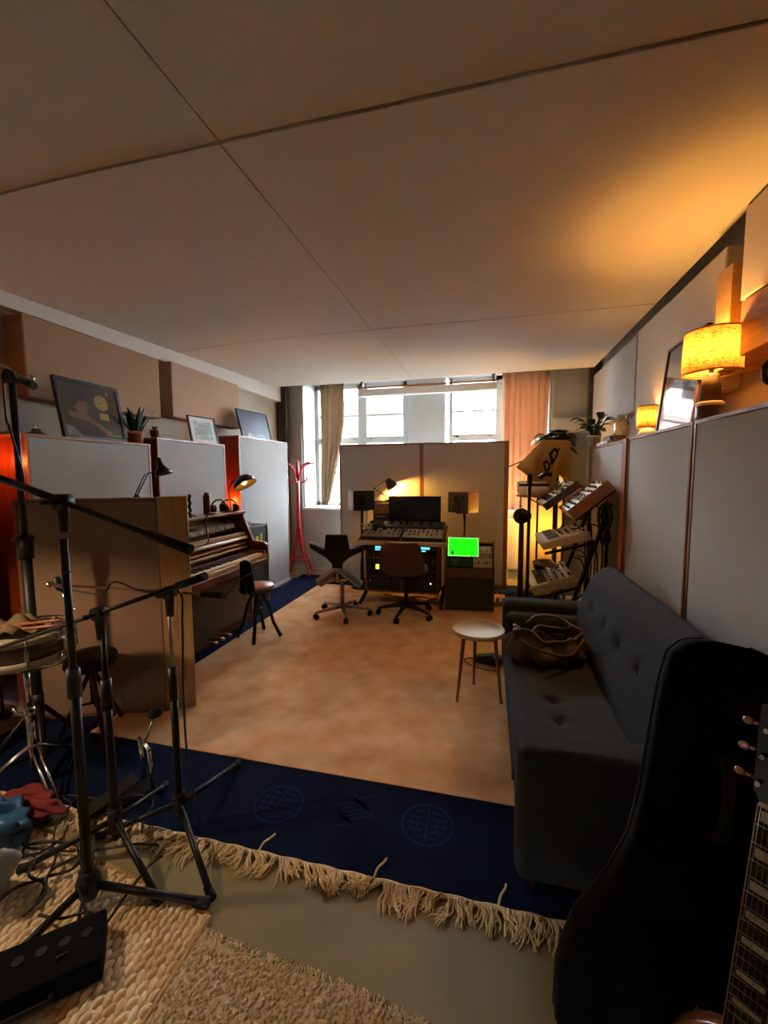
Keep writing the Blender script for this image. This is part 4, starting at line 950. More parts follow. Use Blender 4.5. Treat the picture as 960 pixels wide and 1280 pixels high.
# ---------------------------------------------------------------- plants
M_leaf = mat('leaf_green', '#2f4a2a', .5, var='#24401f', vscale=6); M_leafd = mat('leaf_dark', '#203a22', .45); M_stem = mat('stem_green', '#3c4a2a', .6); M_terra = mat('terracotta', '#a3704f', .8); M_soil = mat('soil', '#2a1d14', .95)
def leaf(mb, base, d, L_, W_, droop=.3, lobes=0, n=9):
    d = V(d).normalized(); s_ = d.cross(V((0, 0, 1)));  s_ = s_.normalized() if s_.length > .05 else V((1, 0, 0)); up_ = s_.cross(d)
    vs = []
    for i in range(n + 1):
        k = i / n; w_ = W_ * math.sin(PI * min(1, k * .93 + .04)) ** .8 * (1 - .35 * k)
        if lobes and i % 2 and 1 < i < n: w_ *= .62
        c = V(base) + d * L_ * k + V((0, 0, -droop * L_ * k * k)); vs += [c - s_ * w_ + up_ * w_ * .25, c, c + s_ * w_ + up_ * w_ * .25]
    mb.add(vs, [(i * 3 + j, i * 3 + j + 1, i * 3 + j + 4, i * 3 + j + 3) for i in range(n) for j in (0, 1)], True)
def pottedplant(name, label, loc, pot, n, Lr, Wr, spread, stem, m, droop=.4, lobes=0, seed=1, potm=None):
    random.seed(seed); t = thing(name, label, 'plant', loc); pr, ph = pot
    MB().lathe([(0, 0), (pr * .72, 0), (pr * .95, ph * .85), (pr, ph * .86), (pr, ph), (pr * .9, ph), (pr * .86, ph * .88), (0, ph * .88)], 24).obj('pot', potm or M_terra, t)
    MB().lathe([(0, ph * .89), (pr * .86, ph * .89)], 20, cap=False).obj('soil', M_soil, t)
    for k in range(n):
        a = 2.4 * k + random.uniform(-.3, .3); e = random.uniform(*spread); h = random.uniform(*stem)
        d = V((math.cos(a) * math.cos(e), math.sin(a) * math.cos(e), math.sin(e))); b = V((math.cos(a) * pr * .25, math.sin(a) * pr * .25, ph * .88)); tip = b + V((d.x * h * .6, d.y * h * .6, h))
        if h > .02: MB().tube([b, b.lerp(tip, .5) + V((0, 0, h * .1)), tip], .004, 5).obj('stem', M_stem, t)
        l = MB(); leaf(l, tip, d, random.uniform(*Lr), random.uniform(*Wr), droop, lobes); l.obj('leaf', m, t, solid=.0012)
    return t
pottedplant('monstera', 'big dark-leaved plant behind the yellow cloth, in front of the window pier', (.77, 5.43, 1.58), (.10, .16), 46, (.14, .22), (.08, .11), (.2, 1.3), (.06, .24), M_leafd, .7, 1, 3, M_whitep)
tag(MB().lathe([(.0, 0), (.15, 0), (.15, .02), (.03, .03), (.03, 1.55), (.13, 1.56), (.13, 1.58), (0, 1.58)], 24, c=(.77, 5.43, 0)).obj('plant_stand', M_walnut), 'slim wooden plant stand under the big dark-leaved plant', 'stand')
pottedplant('shelf_plant', 'bushy green plant at the far end of the right shelf', (1.12, 5.20, 1.80), (.075, .12), 40, (.08, .13), (.04, .055), (.1, 1.2), (.05, .22), M_leaf, .4, 0, 8, M_whitep)
tag(MB().bb(1.06, 1.26, 5.12, 5.28, 0, 1.80).obj('plant_plinth', M_pcr, bev=.006), 'grey plinth under the bushy green plant on the far right', 'plinth')

# ---------------------------------------------------------------- things on the right shelf (top of the panels, z=1.775)
SZ = 1.775
t = thing('glass_bottle', 'clear glass bottle on the right shelf above the orange-lit post', 'bottle', (1.13, 4.22, SZ))
MB().lathe([(0, .004), (.062, .004), (.066, .02), (.066, .155), (.055, .19), (.034, .205), (.033, .235), (.040, .24), (.036, .24), (.030, .235), (.030, .205), (.05, .187), (.062, .155), (.062, .02), (0, .012)], 28, cap=False).obj('glass_body', glass('bottle_glass', '#f3ead8', .06), t)
M_burlap = translucent('burlap_shade', '#ead3a0', .5, var='#b08d52', vscale=60, stretch=(1, 1, 3.2))
def tablelamp(label, loc, prof, R_, H_, z0, bulbW, basem, seed=0):
    t = thing('table_lamp', label, 'lamp', loc)
    MB().lathe(prof, 28).obj('base', basem, t)
    MB().lathe([(R_ * 1.0, z0), (R_ * .96, z0 + H_)], 48, cap=False).obj('lamp_shade', M_burlap, t, solid=.002)
    for rr, zz in ((R_ * .999, z0), (R_ * .96, z0 + H_)): MB().tube([(rr * math.cos(a), rr * math.sin(a), zz) for a in [2 * PI * k / 48 for k in range(48)]], .004, 6, closed=True).obj('shade_rim', M_brass, t)
    for k in range(3):
        a = 2 * PI * k / 3 + .5; MB().cyl((0, 0, z0 + H_ * .12), (R_ * .98 * math.cos(a), R_ * .98 * math.sin(a), z0 + H_ * .06), .003, n=6).obj('shade_spoke', M_brass, t)
    MB().cyl((0, 0, prof[-1][1] - .02), (0, 0, z0 + H_ * .38), .012, n=12).obj('socket', M_brass, t)
    MB().sph((0, 0, z0 + H_ * .50), .034, 18, 12).obj('bulb', glow('bulb_table_%d' % seed, '#ffbf62', bulbW), t)
    return t
M_dkcer = mat('dark_ceramic', '#3a2a22', .3, coat=.4)
t = tablelamp('big burlap-shaded table lamp with a dark ceramic base on the right shelf', (1.165, 2.735, SZ), [(0, 0), (.062, 0), (.068, .02), (.064, .09), (.055, .12), (.047, .20), (.036, .26), (.02, .265), (0, .268)], .138, .222, .265, LAMP1, M_dkcer, 1)
MB().lathe([(.062, .088), (.068, .095), (.066, .108), (.056, .114)], 28, cap=False).obj('pale_band', M_cream, t)
t = tablelamp('small burlap-shaded table lamp behind the mirror on the right shelf', (1.22, 3.86, SZ), [(0, 0), (.07, 0), (.072, .03), (.05, .07), (.03, .085), (0, .088)], .078, .170, .088, LAMP2, M_cream, 2)
# leaning mirror / framed glass
t = thing('leaning_mirror', 'dark-framed glass leaning on the wall between the two lamps, reflecting the window', 'mirror', (1.15, 3.17, SZ))
y0, y1, hh, ln = -.27, .29, .585, .06
Rm = lambda y, h, d: V((ln * h / hh + d, y, h))
def mbx(a, b, c, d, e, f): return MB().add([Rm(y, h, x) for x in (e, f) for y, h in ((a, c), (b, c), (b, d), (a, d))], [(3, 2, 1, 0), (4, 5, 6, 7), (0, 1, 5, 4), (1, 2, 6, 5), (2, 3, 7, 6), (3, 0, 4, 7)])
mbx(y0, y1, .004, hh, .004, .02).obj('backing', M_black, t)
mbx(y0 + .015, y1 - .015, .02, hh - .015, -.001, .004).obj('glass', mat('mirror_glass', '#a8a8a8', .05, .9), t)
fr = MB()
for a in ((y0, y0 + .018, .0, hh), (y1 - .018, y1, .0, hh), (y0, y1, .0, .018), (y0, y1, hh - .018, hh)):
    fr.add([Rm(y, h, x) for x in (-.008, .018) for y, h in ((a[0], a[2]), (a[1], a[2]), (a[1], a[3]), (a[0], a[3]))], [(3, 2, 1, 0), (4, 5, 6, 7), (0, 1, 5, 4), (1, 2, 6, 5), (2, 3, 7, 6), (3, 0, 4, 7)])
fr.obj('frame', M_walnut, t)
t = thing('vase', 'dark brown glazed vase at the right edge of the right shelf', 'vase', (1.17, 2.02, SZ))
MB().lathe([(0, 0), (.05, 0), (.075, .03), (.098, .09), (.098, .13), (.075, .19), (.05, .215), (.055, .235), (.045, .235), (.04, .215), (0, .20)], 28).obj('body', mat('brown_glaze', '#4a2614', .15, coat=.8), t)
MB().tube(bez([(-.085, .0, .165), (-.125, 0, .15), (-.125, 0, .09), (-.095, 0, .07)], 6), .010, 8).obj('handle', MATS['brown_glaze'], t)
t = thing('wooden_box', 'small reddish wooden box behind the white roll on the right shelf', 'box', (1.20, 4.72, SZ))
MB().bb(-.07, .07, -.13, .13, 0, .075).obj('body', wood('red_box', '#7a4228', '#5e2f1b', .45, ax='y'), t, bev=.004); MB().bb(-.073, .073, -.133, .133, .075, .095).obj('lid', MATS['red_box'], t, bev=.004)
t = thing('paper_roll', 'white roll of paper lying along the right shelf edge', 'roll', (1.09, 4.66, SZ + .021))
MB().cyl((0, -.22, 0), (0, .20, 0), .02, n=18).obj('paper', M_whitep, t); MB().cyl((0, -.222, 0), (0, -.20, 0), .0215, n=18).obj('end_band', M_cream, t)
# ---------------------------------------------------------------- upright piano without its front boards
t = thing('upright_piano', 'brown upright piano with its front removed, along the left wall', 'piano', (-2.5, 3.2, 0))
PY0, PY1 = 2.52, 3.90
M_pw = wood('piano_wood', '#7a4526', '#5c3019', .3, ax='z', coat=.4); M_pwy = wood('piano_wood_along', '#7a4526', '#5c3019', .3, ax='y', coat=.4); M_pale = wood('piano_pale_wood', '#c39a6a', '#a87f50', .45, ax='y')
pf = [(-2.74, 0), (-2.40, 0), (-2.40, .60), (-2.20, .60), (-2.20, .80), (-2.235, .825), (-2.36, .84), (-2.46, 1.09), (-2.46, 1.12), (-2.74, 1.12)]
for y in (PY0, PY1 - .035): MB().prism(pf, y, y + .035, 'y').obj('side_board', M_pw, t, world=True, bev=.005)
MB().bb(-2.74, -2.455, PY0 - .01, PY1 + .01, 1.115, 1.14).obj('top_lid', M_pwy, t, world=True, bev=.005)
MB().bb(-2.74, -2.72, PY0 + .035, PY1 - .035, .05, 1.11).obj('soundboard', M_pale, t, world=True)
MB().bb(-2.42, -2.19, PY0 + .035, PY1 - .035, .60, .665).obj('key_bed', M_pwy, t, world=True, bev=.004)
MB().bb(-2.215, -2.195, PY0 + .035, PY1 - .035, .665, .705).obj('key_slip', M_pale, t, world=True, bev=.003)
MB().bb(-2.44, -2.41, PY0 + .035, PY1 - .035, .06, .60).obj('lower_panel', mat('piano_dark', '#3a2216', .35, coat=.3), t, world=True)
MB().bb(-2.45, -2.40, PY0 + .035, PY1 - .035, .0, .06).obj('toe_rail', M_pw, t, world=True)
for y in (PY0 + .035, PY1 - .085): MB().bb(-2.38, -2.21, y, y + .05, .68, .745).obj('key_block', M_pwy, t, world=True, bev=.006)
k0, k1 = PY0 + .09, PY1 - .09; nk = 52; kw = (k1 - k0) / nk
for i in range(nk):
    y = k0 + i * kw; MB().bb(-2.365, -2.218, y + .0006, y + kw - .0006, .70, .722).obj('white_key', mat('ivory', '#e2d8c2', .3), t, world=True)
    if i % 7 in (0, 1, 3, 4, 5) and i < nk - 1: MB().bb(-2.365, -2.275, y + kw * .72, y + kw * 1.28, .722, .735).obj('black_key', M_black, t, world=True, bev=.001)
MB().bb(-2.40, -2.366, PY0 + .035, PY1 - .035, .70, .735).obj('fallboard_felt', mat('red_felt', '#5e1d18', .95), t, world=True)
for z, x in ((.765, -2.42), (.80, -2.435)): MB().bb(x - .02, x, PY0 + .035, PY1 - .035, z, z + .022).obj('action_rail', M_pale, t, world=True, bev=.003)
MB().cyl((-2.43, PY0 + .035, .872), (-2.43, PY1 - .035, .872), .016, n=12).obj('hammer_rest_rail', mat('rail_ivory', '#d8cdb6', .4), t, world=True)
MB().bb(-2.50, -2.44, PY0 + .035, PY1 - .035, .895, .925).obj('hammer_rail', M_pale, t, world=True, bev=.003)
m = MB()
for i in range(85):
    y = k0 + .01 + (k1 - k0 - .02) * i / 84; m.cyl((-2.46, y, .74), (-2.50, y, .90), .0035, n=5)
m.obj('action_sticks', M_pale, t, world=True)
random.seed(2)
for i in range(42):
    y = k0 + .01 + (k1 - k0 - .02) * i / 41; MB().box((-2.55, y, .985 + random.uniform(-.006, .006)), (.05, .014, .045), (0, -.3, 0)).obj('hammer', mat('hammer_felt', '#c9c2b4', .9), t, world=True, bev=.004)
MB().bb(-2.62, -2.60, PY0 + .035, PY1 - .035, .93, 1.05).obj('tuning_plate', mat('iron_plate', '#8d867a', .4, .6), t, world=True)
for i in range(60):
    y = k0 + (k1 - k0) * i / 59; MB().cyl((-2.60, y, 1.03 + .02 * (i % 3)), (-2.575, y, 1.03 + .02 * (i % 3)), .004, n=6).obj('tuning_pin', M_steel, t, world=True)
for y in (3.12, 3.22, 3.32): MB().tube([(-2.41, y, .05), (-2.33, y, .055), (-2.28, y, .045)], [.010, .014, .022], 8, flat=.5).obj('pedal', M_brass, t, world=True)

# ---------------------------------------------------------------- on the piano
PZ = 1.14
t = thing('desk_lamp', 'black dome lamp lighting the right end of the piano top', 'lamp', (-2.55, 3.80, PZ))
MB().lathe([(.06, 0), (.06, .012), (.015, .022)], 24).obj('base', M_black, t)
MB().tube(bez([(0, 0, .015), (-.01, .0, .12), (-.02, .01, .24), (.01, .06, .315), (.03, .10, .318)], 6), .007, 8).obj('arm', M_bmetal, t)
Rl = aim((.52, -.02, -.85)); hc = V((.06, .14, .305))
MB().lathe([(.018, -.06), (.03, -.058), (.07, -.042), (.108, -.005), (.126, .05), (.122, .05), (.104, -.002), (.065, -.036), (0, -.048)], 28, c=hc, R=Rl, cap=False).obj('lamp_shade', mat('shade_green_black', '#2a2c26', .4, coat=.3), t)
MB().sph(hc + Rl @ V((0, 0, .012)), .026, 14, 10).obj('bulb', glow('bulb_piano', '#ff9a3a', LAMP3), t)
t = thing('desk_lamp', 'small black spring-arm lamp, unlit, above the corner of the brown partition', 'lamp', (-2.66, 2.82, PZ))
MB().lathe([(.05, 0), (.05, .012), (.012, .02)], 20).obj('base', M_black, t)
for dx in (-.012, .012): MB().tube([(dx, -.02, .02), (dx - .05, -.05, .20), (dx + .02, 0, .38)], .006, 6).obj('arm', M_bmetal, t)
MB().sph((-.04, -.045, .20), .02, 10, 6).obj('joint', M_bmetal, t); MB().tube([(.02, 0, .38), (.07, .04, .40), (.10, .07, .45)], .006, 6).obj('upper_arm', M_bmetal, t)
MB().lathe([(.02, -.08), (.022, -.03), (.03, -.01), (.06, .03), (.072, .06), (.068, .06), (.05, .02), (0, -.02)], 24, c=(.10, .07, .43), R=aim((.25, .1, -1)), cap=False).obj('lamp_shade', M_lampblk, t)
t = thing('drinks_can', 'tall dark red can on the piano top', 'can', (-2.58, 3.46, PZ))
MB().lathe([(0, 0), (.028, 0), (.033, .008), (.033, .17), (.028, .185), (.022, .19), (0, .19)], 20).obj('body', mat('dark_red', '#5f1714', .35), t); MB().lathe([(0, .19), (.021, .19), (.021, .205), (0, .205)], 16).obj('cap', M_black, t)
headphones('black headphones standing on the piano top beside the red can', (-2.55, 3.60, PZ + .05), 1.2, .08)
headphones('second black headphones leaning by the piano lamp', (-2.52, 3.72, PZ + .05), .8, .075)
tag(MB().tube(bez([(-2.50, 3.60, PZ + .01), (-2.45, 3.42, PZ + .012), (-2.44, 3.30, PZ + .03), (-2.44, 3.24, PZ - .06), (-2.40, 3.22, .93), (-2.41, 3.15, .90), (-2.39, 3.0, .89)], 8), .006, 6).obj('headphone_cable', M_cable), 'black cable drooping from the headphones over the open piano action', 'cable')
tag(MB().tube(bez([(-2.48, 2.66, PZ + .01), (-2.46, 2.80, PZ + .05), (-2.47, 3.0, PZ + .07), (-2.5, 3.2, PZ + .01)], 8), .006, 6).obj('arched_cable', M_cable), 'black cable arching along the left end of the piano top', 'cable')

# flight case beyond the piano
t = thing('flight_case', 'tall dark flight case with lime-green labels beyond the piano', 'case', (-2.65, 4.30, 0))
MB().bb(-.105, .115, -.19, .17, .03, .93).obj('body', mat('case_laminate', '#2a2e2c', .5), t, bev=.006)
ed = MB()
for x in (-.105, .115):
    for y in (-.19, .17): ed.bb(x - .008, x + .008, y - .008, y + .008, .03, .935)
for z in (.03, .93):
    for y in (-.19, .17): ed.bb(-.105, .115, y - .008, y + .008, z - .008, z + .008)
    for x in (-.105, .115): ed.bb(x - .008, x + .008, -.19, .17, z - .008, z + .008)
ed.obj('metal_edges', M_steel, t)
for x in (.02, .065): MB().bb(x, x + .035, -.192, -.189, .70 + .0 * x, .83).obj('label', mat('lime_label', '#b9c832', .6), t)
MB().bb(.1155, .1175, -.08, -.02, .66, .82).bb(.1155, .1175, .01, .06, .66, .84).obj('label', MATS['lime_label'], t)
for x in (-.07, .08):
    for y in (-.14, .12): MB().cyl((x - .012, y, .018), (x + .012, y, .018), .018, n=12).obj('caster', M_rubber, t)
tag(MB().bb(-2.70, -2.62, 4.20, 4.28, .94, .985).obj('small_box', M_black, bev=.006), 'small black box on top of the flight case', 'box')

# piano stool with back
t = thing('piano_stool', 'black metal stool with a brown seat and curved back at the piano', 'stool', (-2.06, 3.43, 0))
MB().lathe([(0, .465), (.13, .465), (.15, .472), (.155, .485), (.14, .505), (0, .515)], 36).obj('seat', mat('tan_leather', '#8a4f30', .35, bump=.1, bscale=80), t)
MB().lathe([(.0, .445), (.157, .448), (.160, .475), (.15, .478), (0, .47)], 36).obj('seat_pan', M_bmetal, t)
MB().cyl((0, 0, .24), (0, 0, .45), .022, n=14).obj('screw_post', M_bmetal, t); MB().cyl((0, 0, .23), (0, 0, .29), .04, n=14).obj('hub', M_bmetal, t)
for a in (.3, 1.87, 3.44, 5.01):
    c, s_ = math.cos(a), math.sin(a); MB().tube([(c * .03, s_ * .03, .44), (c * .09, s_ * .09, .33), (c * .135, s_ * .135, .15), (c * .20, s_ * .20, .012)], [.014, .016, .015, .018], 8).obj('leg', M_bmetal, t)
def stb(u, v):
    a = -PI / 2 - .05 + (u - .5) * (.95 - .3 * v); r = .155 + .02 * v
    return (r * math.cos(a), r * math.sin(a), .48 + .26 * v + .025 * math.sin(PI * u) * v)
MB().grid(stb, 16, 8).obj('backrest', M_blkfab, t, solid=.022, off=0, bev=.006)
MB().tube([(-.01, -.10, .45), (-.01, -.18, .46), (-.01, -.175, .56)], .012, 8).obj('back_bracket', M_bmetal, t)

# coat stand
M_cred = mat('red_lacquer', '#c8323a', .35, coat=.4)
t = thing('coat_stand', 'bright red coat stand in the far left corner', 'coat stand', (-2.76, 5.80, 0), kind='thing')
MB().lathe([(.032, .55), (.028, .75), (.024, 1.0), (.022, 1.45), (.026, 1.60), (.020, 1.68), (.028, 1.70), (.0, 1.73)], 18).obj('pole', M_cred, t)
for k in range(4):
    a = PI / 4 + PI / 2 * k + .25; c, s_ = math.cos(a), math.sin(a)
    MB().tube(bez([(c * .03, s_ * .03, .72), (c * .045, s_ * .045, .55), (c * .09, s_ * .09, .36), (c * .17, s_ * .17, .20), (c * .235, s_ * .235, .012)], 6), .019, 8).obj('leg', M_cred, t)
    MB().tube(bez([(c * .02, s_ * .02, 1.42), (c * .05, s_ * .05, 1.50), (c * .09, s_ * .09, 1.60), (c * .17, s_ * .17, 1.66), (c * .30, s_ * .30, 1.685)], 6), [.013] * 24 + [.016], 8).obj('hat_hook', M_cred, t)
    b = a + PI / 4; c, s_ = math.cos(b), math.sin(b)
    MB().tube(bez([(c * .02, s_ * .02, 1.44), (c * .07, s_ * .07, 1.40), (c * .13, s_ * .13, 1.43), (c * .14, s_ * .14, 1.47)], 6), .011, 8).obj('coat_hook', M_cred, t)
MB().tube([(.145 * math.cos(a), .145 * math.sin(a), .26) for a in [2 * PI * k / 32 for k in range(32)]], .012, 8, closed=True).obj('umbrella_ring', M_cred, t)
tag(MB().tube(bez([(-2.74, 5.0, .006), (-2.70, 5.2, .006), (-2.72, 5.45, .03), (-2.70, 5.62, .006), (-2.85, 5.75, .006)], 8), .007, 6).obj('floor_cable', M_cable), 'black cable on the floor between the tall white panel and the coat stand', 'cable')
tag(MB().bb(-2.775, -2.765, 4.30, 5.50, .0, .05).obj('cable_trunking', M_whitep, bev=.003), 'white strip along the foot of the tall white panel', 'strip')

# ---------------------------------------------------------------- brown partition
M_part = mat('brown_part_cloth', '#92745c', .95, bump=.25, bscale=350)
t = thing('partition', 'brown cloth partition with a broad wooden end board in front of the piano', 'partition', (-2.42, 2.06, 0))
PA, PB = V((-2.735, 1.90)), V((-1.985, 2.185)); PC = V((-1.845, 2.285))
def slab(mb, a, b, th_, z0, z1):
    d = (b - a).normalized(); n = V((-d.y, d.x)) * th_
    mb.prism([a, b, b + n, a + n], z0, z1, 'z'); return mb
d1 = (PB - PA).normalized(); n1 = V((-d1.y, d1.x))
slab(MB(), PA + d1 * .018, PB - d1 * .004, .10, .02, 1.345).obj('cloth_face', M_part, t, world=True, bev=.004)
fr = MB(); slab(fr, PA - n1 * .006, PB - n1 * .006, .112, 1.345, 1.368); slab(fr, PA - n1 * .006, PA + d1 * .018 - n1 * .006, .112, 0, 1.345); slab(fr, PA, PB, .10, 0, .02)
fr.obj('wooden_frame', wood('partition_frame', '#8a5a34', '#6d4224', .5, ax='x'), t, world=True)
M_plank = wood('plank_wood', '#c29a62', '#a87e48', .5)
dd = (PC - PB) / 2
for k in range(2): slab(MB(), PB + dd * k + dd * .01, PB + dd * (k + 1) - dd * .01, .03, 0, 1.375).obj('end_plank', M_plank, t, world=True, bev=.002)
MB().grid(lambda u, v: (-1.842 + .004 * math.sin(v * 21) + .004 * u, 2.292 + .02 * u, 1.385 - .15 * v), 3, 24).obj('felt_edging', M_rubber, t, world=True, solid=.004)

# ---------------------------------------------------------------- on top of the left panels
def leanframe(name, label, cat, loc, rz, w_, h, lean, fm, fw_, depth=.022, group=None):
    t = thing(name, label, cat, loc, rz, group); R = Matrix.Rotation(lean, 3, 'X')       # faces local -Y, leans back to +Y
    def bx(x0, x1, y0, y1, z0, z1, mb=None): return (mb or MB()).add([R @ V((x, y, z)) for z in (z0, z1) for x, y in ((x0, y0), (x1, y0), (x1, y1), (x0, y1))], [(3, 2, 1, 0), (4, 5, 6, 7), (0, 1, 5, 4), (1, 2, 6, 5), (2, 3, 7, 6), (3, 0, 4, 7)])
    f = MB()
    bx(-w_ / 2, -w_ / 2 + fw_, 0, depth, 0, h, f); bx(w_ / 2 - fw_, w_ / 2, 0, depth, 0, h, f); bx(-w_ / 2, w_ / 2, 0, depth, 0, fw_, f); bx(-w_ / 2, w_ / 2, 0, depth, h - fw_, h, f)
    f.obj('frame', fm, t, bev=.002)
    return t, bx, R
t, bx, R = leanframe('framed_record', 'black-framed gold record award leaning on the left shelf', 'picture', (-2.84, 2.60, 1.77), PI / 2, .52, .44, -.18, M_black, .028, .03)
bx(-.24, .24, .012, .03, .02, .42).obj('backing', mat('print_dark', '#23241f', .5, var='#30302a', vscale=7), t)
def flat(pts, y, m, name, par=None, h=.0015):
    n = len(pts); o = MB().add([R @ V((x, y, z)) for x, z in pts] + [R @ V((x, y - h, z)) for x, z in pts], [list(range(n)), [n + i for i in range(n)][::-1]] + [(i, (i + 1) % n, n + (i + 1) % n, n + i) for i in range(n)]).obj(name, m, par or t)
    return o
def circ(cx, cz, rx, rz=None, n=28, a0=0): rz = rz or rx; return [(cx + rx * math.cos(2 * PI * k / n), cz + rz * math.sin(2 * PI * k / n)) for k in range(n)]
M_gold = mat('gold_disc', '#c9b274', .3, .6); M_skin = mat('print_skin', '#8d6650', .6); M_hair = mat('print_hair', '#241a16', .7); M_pr = mat('print_pale', '#a8a49a', .6)
flat([(-.24, .02), (-.24, .17), (-.19, .22), (-.10, .20), (.02, .17), (.10, .02)], .0118, mat('print_shirt', '#3b332e', .7), 'printed_figure')
flat(circ(-.085, .25, .052, .066), .0105, M_skin, 'printed_figure'); flat([(-.14, .25), (-.145, .31), (-.10, .335), (-.045, .32), (-.05, .29), (-.10, .285), (-.125, .25)], .0095, M_hair, 'printed_figure')
flat([(-.20, .20), (-.06, .19), (.13, .075), (.155, .05), (.12, .04), (-.04, .135), (-.19, .165)], .0088, M_skin, 'printed_figure')
flat([(-.235, .025), (-.235, .10), (-.18, .09), (-.12, .03)], .0088, M_pr, 'printed_figure')
flat(circ(.09, .295, .060), .0105, M_gold, 'gold_disc'); flat(circ(.09, .295, .020), .0090, mat('disc_label', '#d8ca94', .4), 'disc_label'); flat(circ(.09, .295, .007), .0075, M_black, 'disc_hole')
flat([(.055, .165), (.135, .165), (.135, .215), (.055, .215)], .0105, M_gold, 'gold_plaque'); flat(circ(.155, .375, .010, .016), .0105, M_pr, 'emblem')
random.seed(6); m = MB(); x = -.20
while x < .22:
    w_ = random.uniform(.006, .012); m.add([R @ V((a, .0105, b)) for a, b in ((x, .045), (x + w_, .045), (x + w_, .055), (x, .055))], [(0, 1, 2, 3)]); x += w_ + random.choice((.004, .004, .010))
m.obj('caption_strip', M_pr, t)
bx(-.236, .236, .004, .0055, .024, .416).obj('glazing', glass('picture_glass', refl=.02), t)
t, bx, R = leanframe('framed_print', 'small dark-framed pale print with white border on the middle left shelf', 'picture', (-2.88, 3.90, 1.835), PI / 2 - .15, .36, .29, -.2, M_walnut, .012)
bx(-.17, .17, .008, .02, .01, .28).obj('mount', M_whitep, t); flat([(-.115, .045), (.115, .045), (.115, .235), (-.115, .235)], .0075, mat('print_blue_grey', '#8fa0a0', .6, var='#cfd2c8', vscale=9, stretch=(1, 1, 3)), 'print')
flat([(-.07, .10), (.03, .10), (.08, .15), (-.01, .17), (-.09, .14)], .006, M_pr, 'printed_shape')
t, bx, R = leanframe('framed_poster', 'dark blue framed poster leaning at the window end of the left shelf', 'picture', (-2.90, 4.98, 1.96), PI / 2 - .12, .60, .38, -.25, M_black, .014)
bx(-.29, .29, .008, .02, .01, .37).obj('print', mat('poster_navy', '#1c2238', .45, var='#2a3350', vscale=5), t); flat([(-.20, .02), (.18, .02), (.10, .075), (-.05, .05), (-.16, .09)], .0075, mat('poster_pale', '#8d93a8', .5), 'printed_landscape')
pt = thing('snake_plant', 'dark upright-leaved plant in a terracotta pot beside the gold record', 'plant', (-2.86, 2.985 - .02, 1.77))
MB().lathe([(0, 0), (.045, 0), (.058, .075), (.062, .08), (.062, .10), (.056, .10), (.054, .085), (0, .085)], 24).obj('pot', M_terra, pt); MB().lathe([(0, .088), (.054, .088)], 18, cap=False).obj('soil', M_soil, pt)
random.seed(14)
for k in range(13):
    a = k * 2.4; r = .012 + .028 * random.random(); e = random.uniform(.85, 1.35); L_ = random.uniform(.15, .27)
    d = V((math.cos(a) * math.cos(e), math.sin(a) * math.cos(e), math.sin(e))); l = MB(); leaf(l, (r * math.cos(a), r * math.sin(a), .085), d, L_, .024, .02); l.obj('leaf', M_leafd, pt, solid=.002)
ct = thing('small_plant', 'tiny plant in a pale pot between the first and second left panels', 'plant', (-2.90, 3.22, 1.835))
MB().lathe([(0, 0), (.032, 0), (.04, .06), (.043, .062), (.043, .075), (.036, .075), (0, .066)], 20).obj('pot', M_terra, ct)
for k in range(7): a = k * 2.4; l = MB(); leaf(l, (.01 * math.cos(a), .01 * math.sin(a), .066), (math.cos(a) * .4, math.sin(a) * .4, 1), .05, .01, .05); l.obj('leaf', M_leaf, ct, solid=.001)
ob = thing('ornament', 'small dark ornament with two shiny knobs at the near end of the left shelf', 'ornament', (-2.86, 2.16, 1.77))
MB().lathe([(0, 0), (.055, 0), (.06, .012), (.03, .022), (.024, .04), (0, .045)], 20, c=(0, 0, 0)).obj('body', M_walnut, ob)
for y in (-.014, .014): MB().cyl((0, y, .04), (0, y, .062), .004, n=8).sph((0, y, .066), .009, 12, 8).obj('knob', M_chrome, ob)

# ---------------------------------------------------------------- microphone stands on the left
def tripod(t, base, hub, feet, r=.012, m=M_bmetal):
    b = V(base)
    for f_ in feet:
        f_ = V(f_); o = MB().tube([b + V((0, 0, hub)), f_ + V((0, 0, .014))], r, 8).obj('leg', m, t, world=True)
        d = (f_ - b); d.z = 0; d.normalize(); MB().tube([f_ + V((0, 0, .013)) - d * .03, f_ + V((0, 0, .012)) + d * .025], [r * 1.25, r * 1.35], 8).obj('rubber_foot', M_rubber, o, world=True)
    MB().cyl(b + V((0, 0, hub - .05)), b + V((0, 0, hub + .05)), r * 2.1, n=12).obj('leg_hub', M_black, t, world=True)
def clamp(t, p, d):
    p = V(p); d = V(d).normalized(); s_ = d.cross(V((0, 0, 1))).normalized()
    MB().cyl(p - s_ * .022, p + s_ * .022, .026, n=16).obj('boom_clamp', M_black, t, world=True); MB().tube([p - V((0, 0, .10)), p - V((0, 0, .03)), p], [.014, .018, .020], 10).obj('clamp_neck', M_bmetal, t, world=True)
    MB().cyl(p + s_ * .022, p + s_ * .05, .008, n=8).sph(p + s_ * .055, (.016, .016, .01), 10, 6).obj('clamp_knob', M_black, t, world=True)
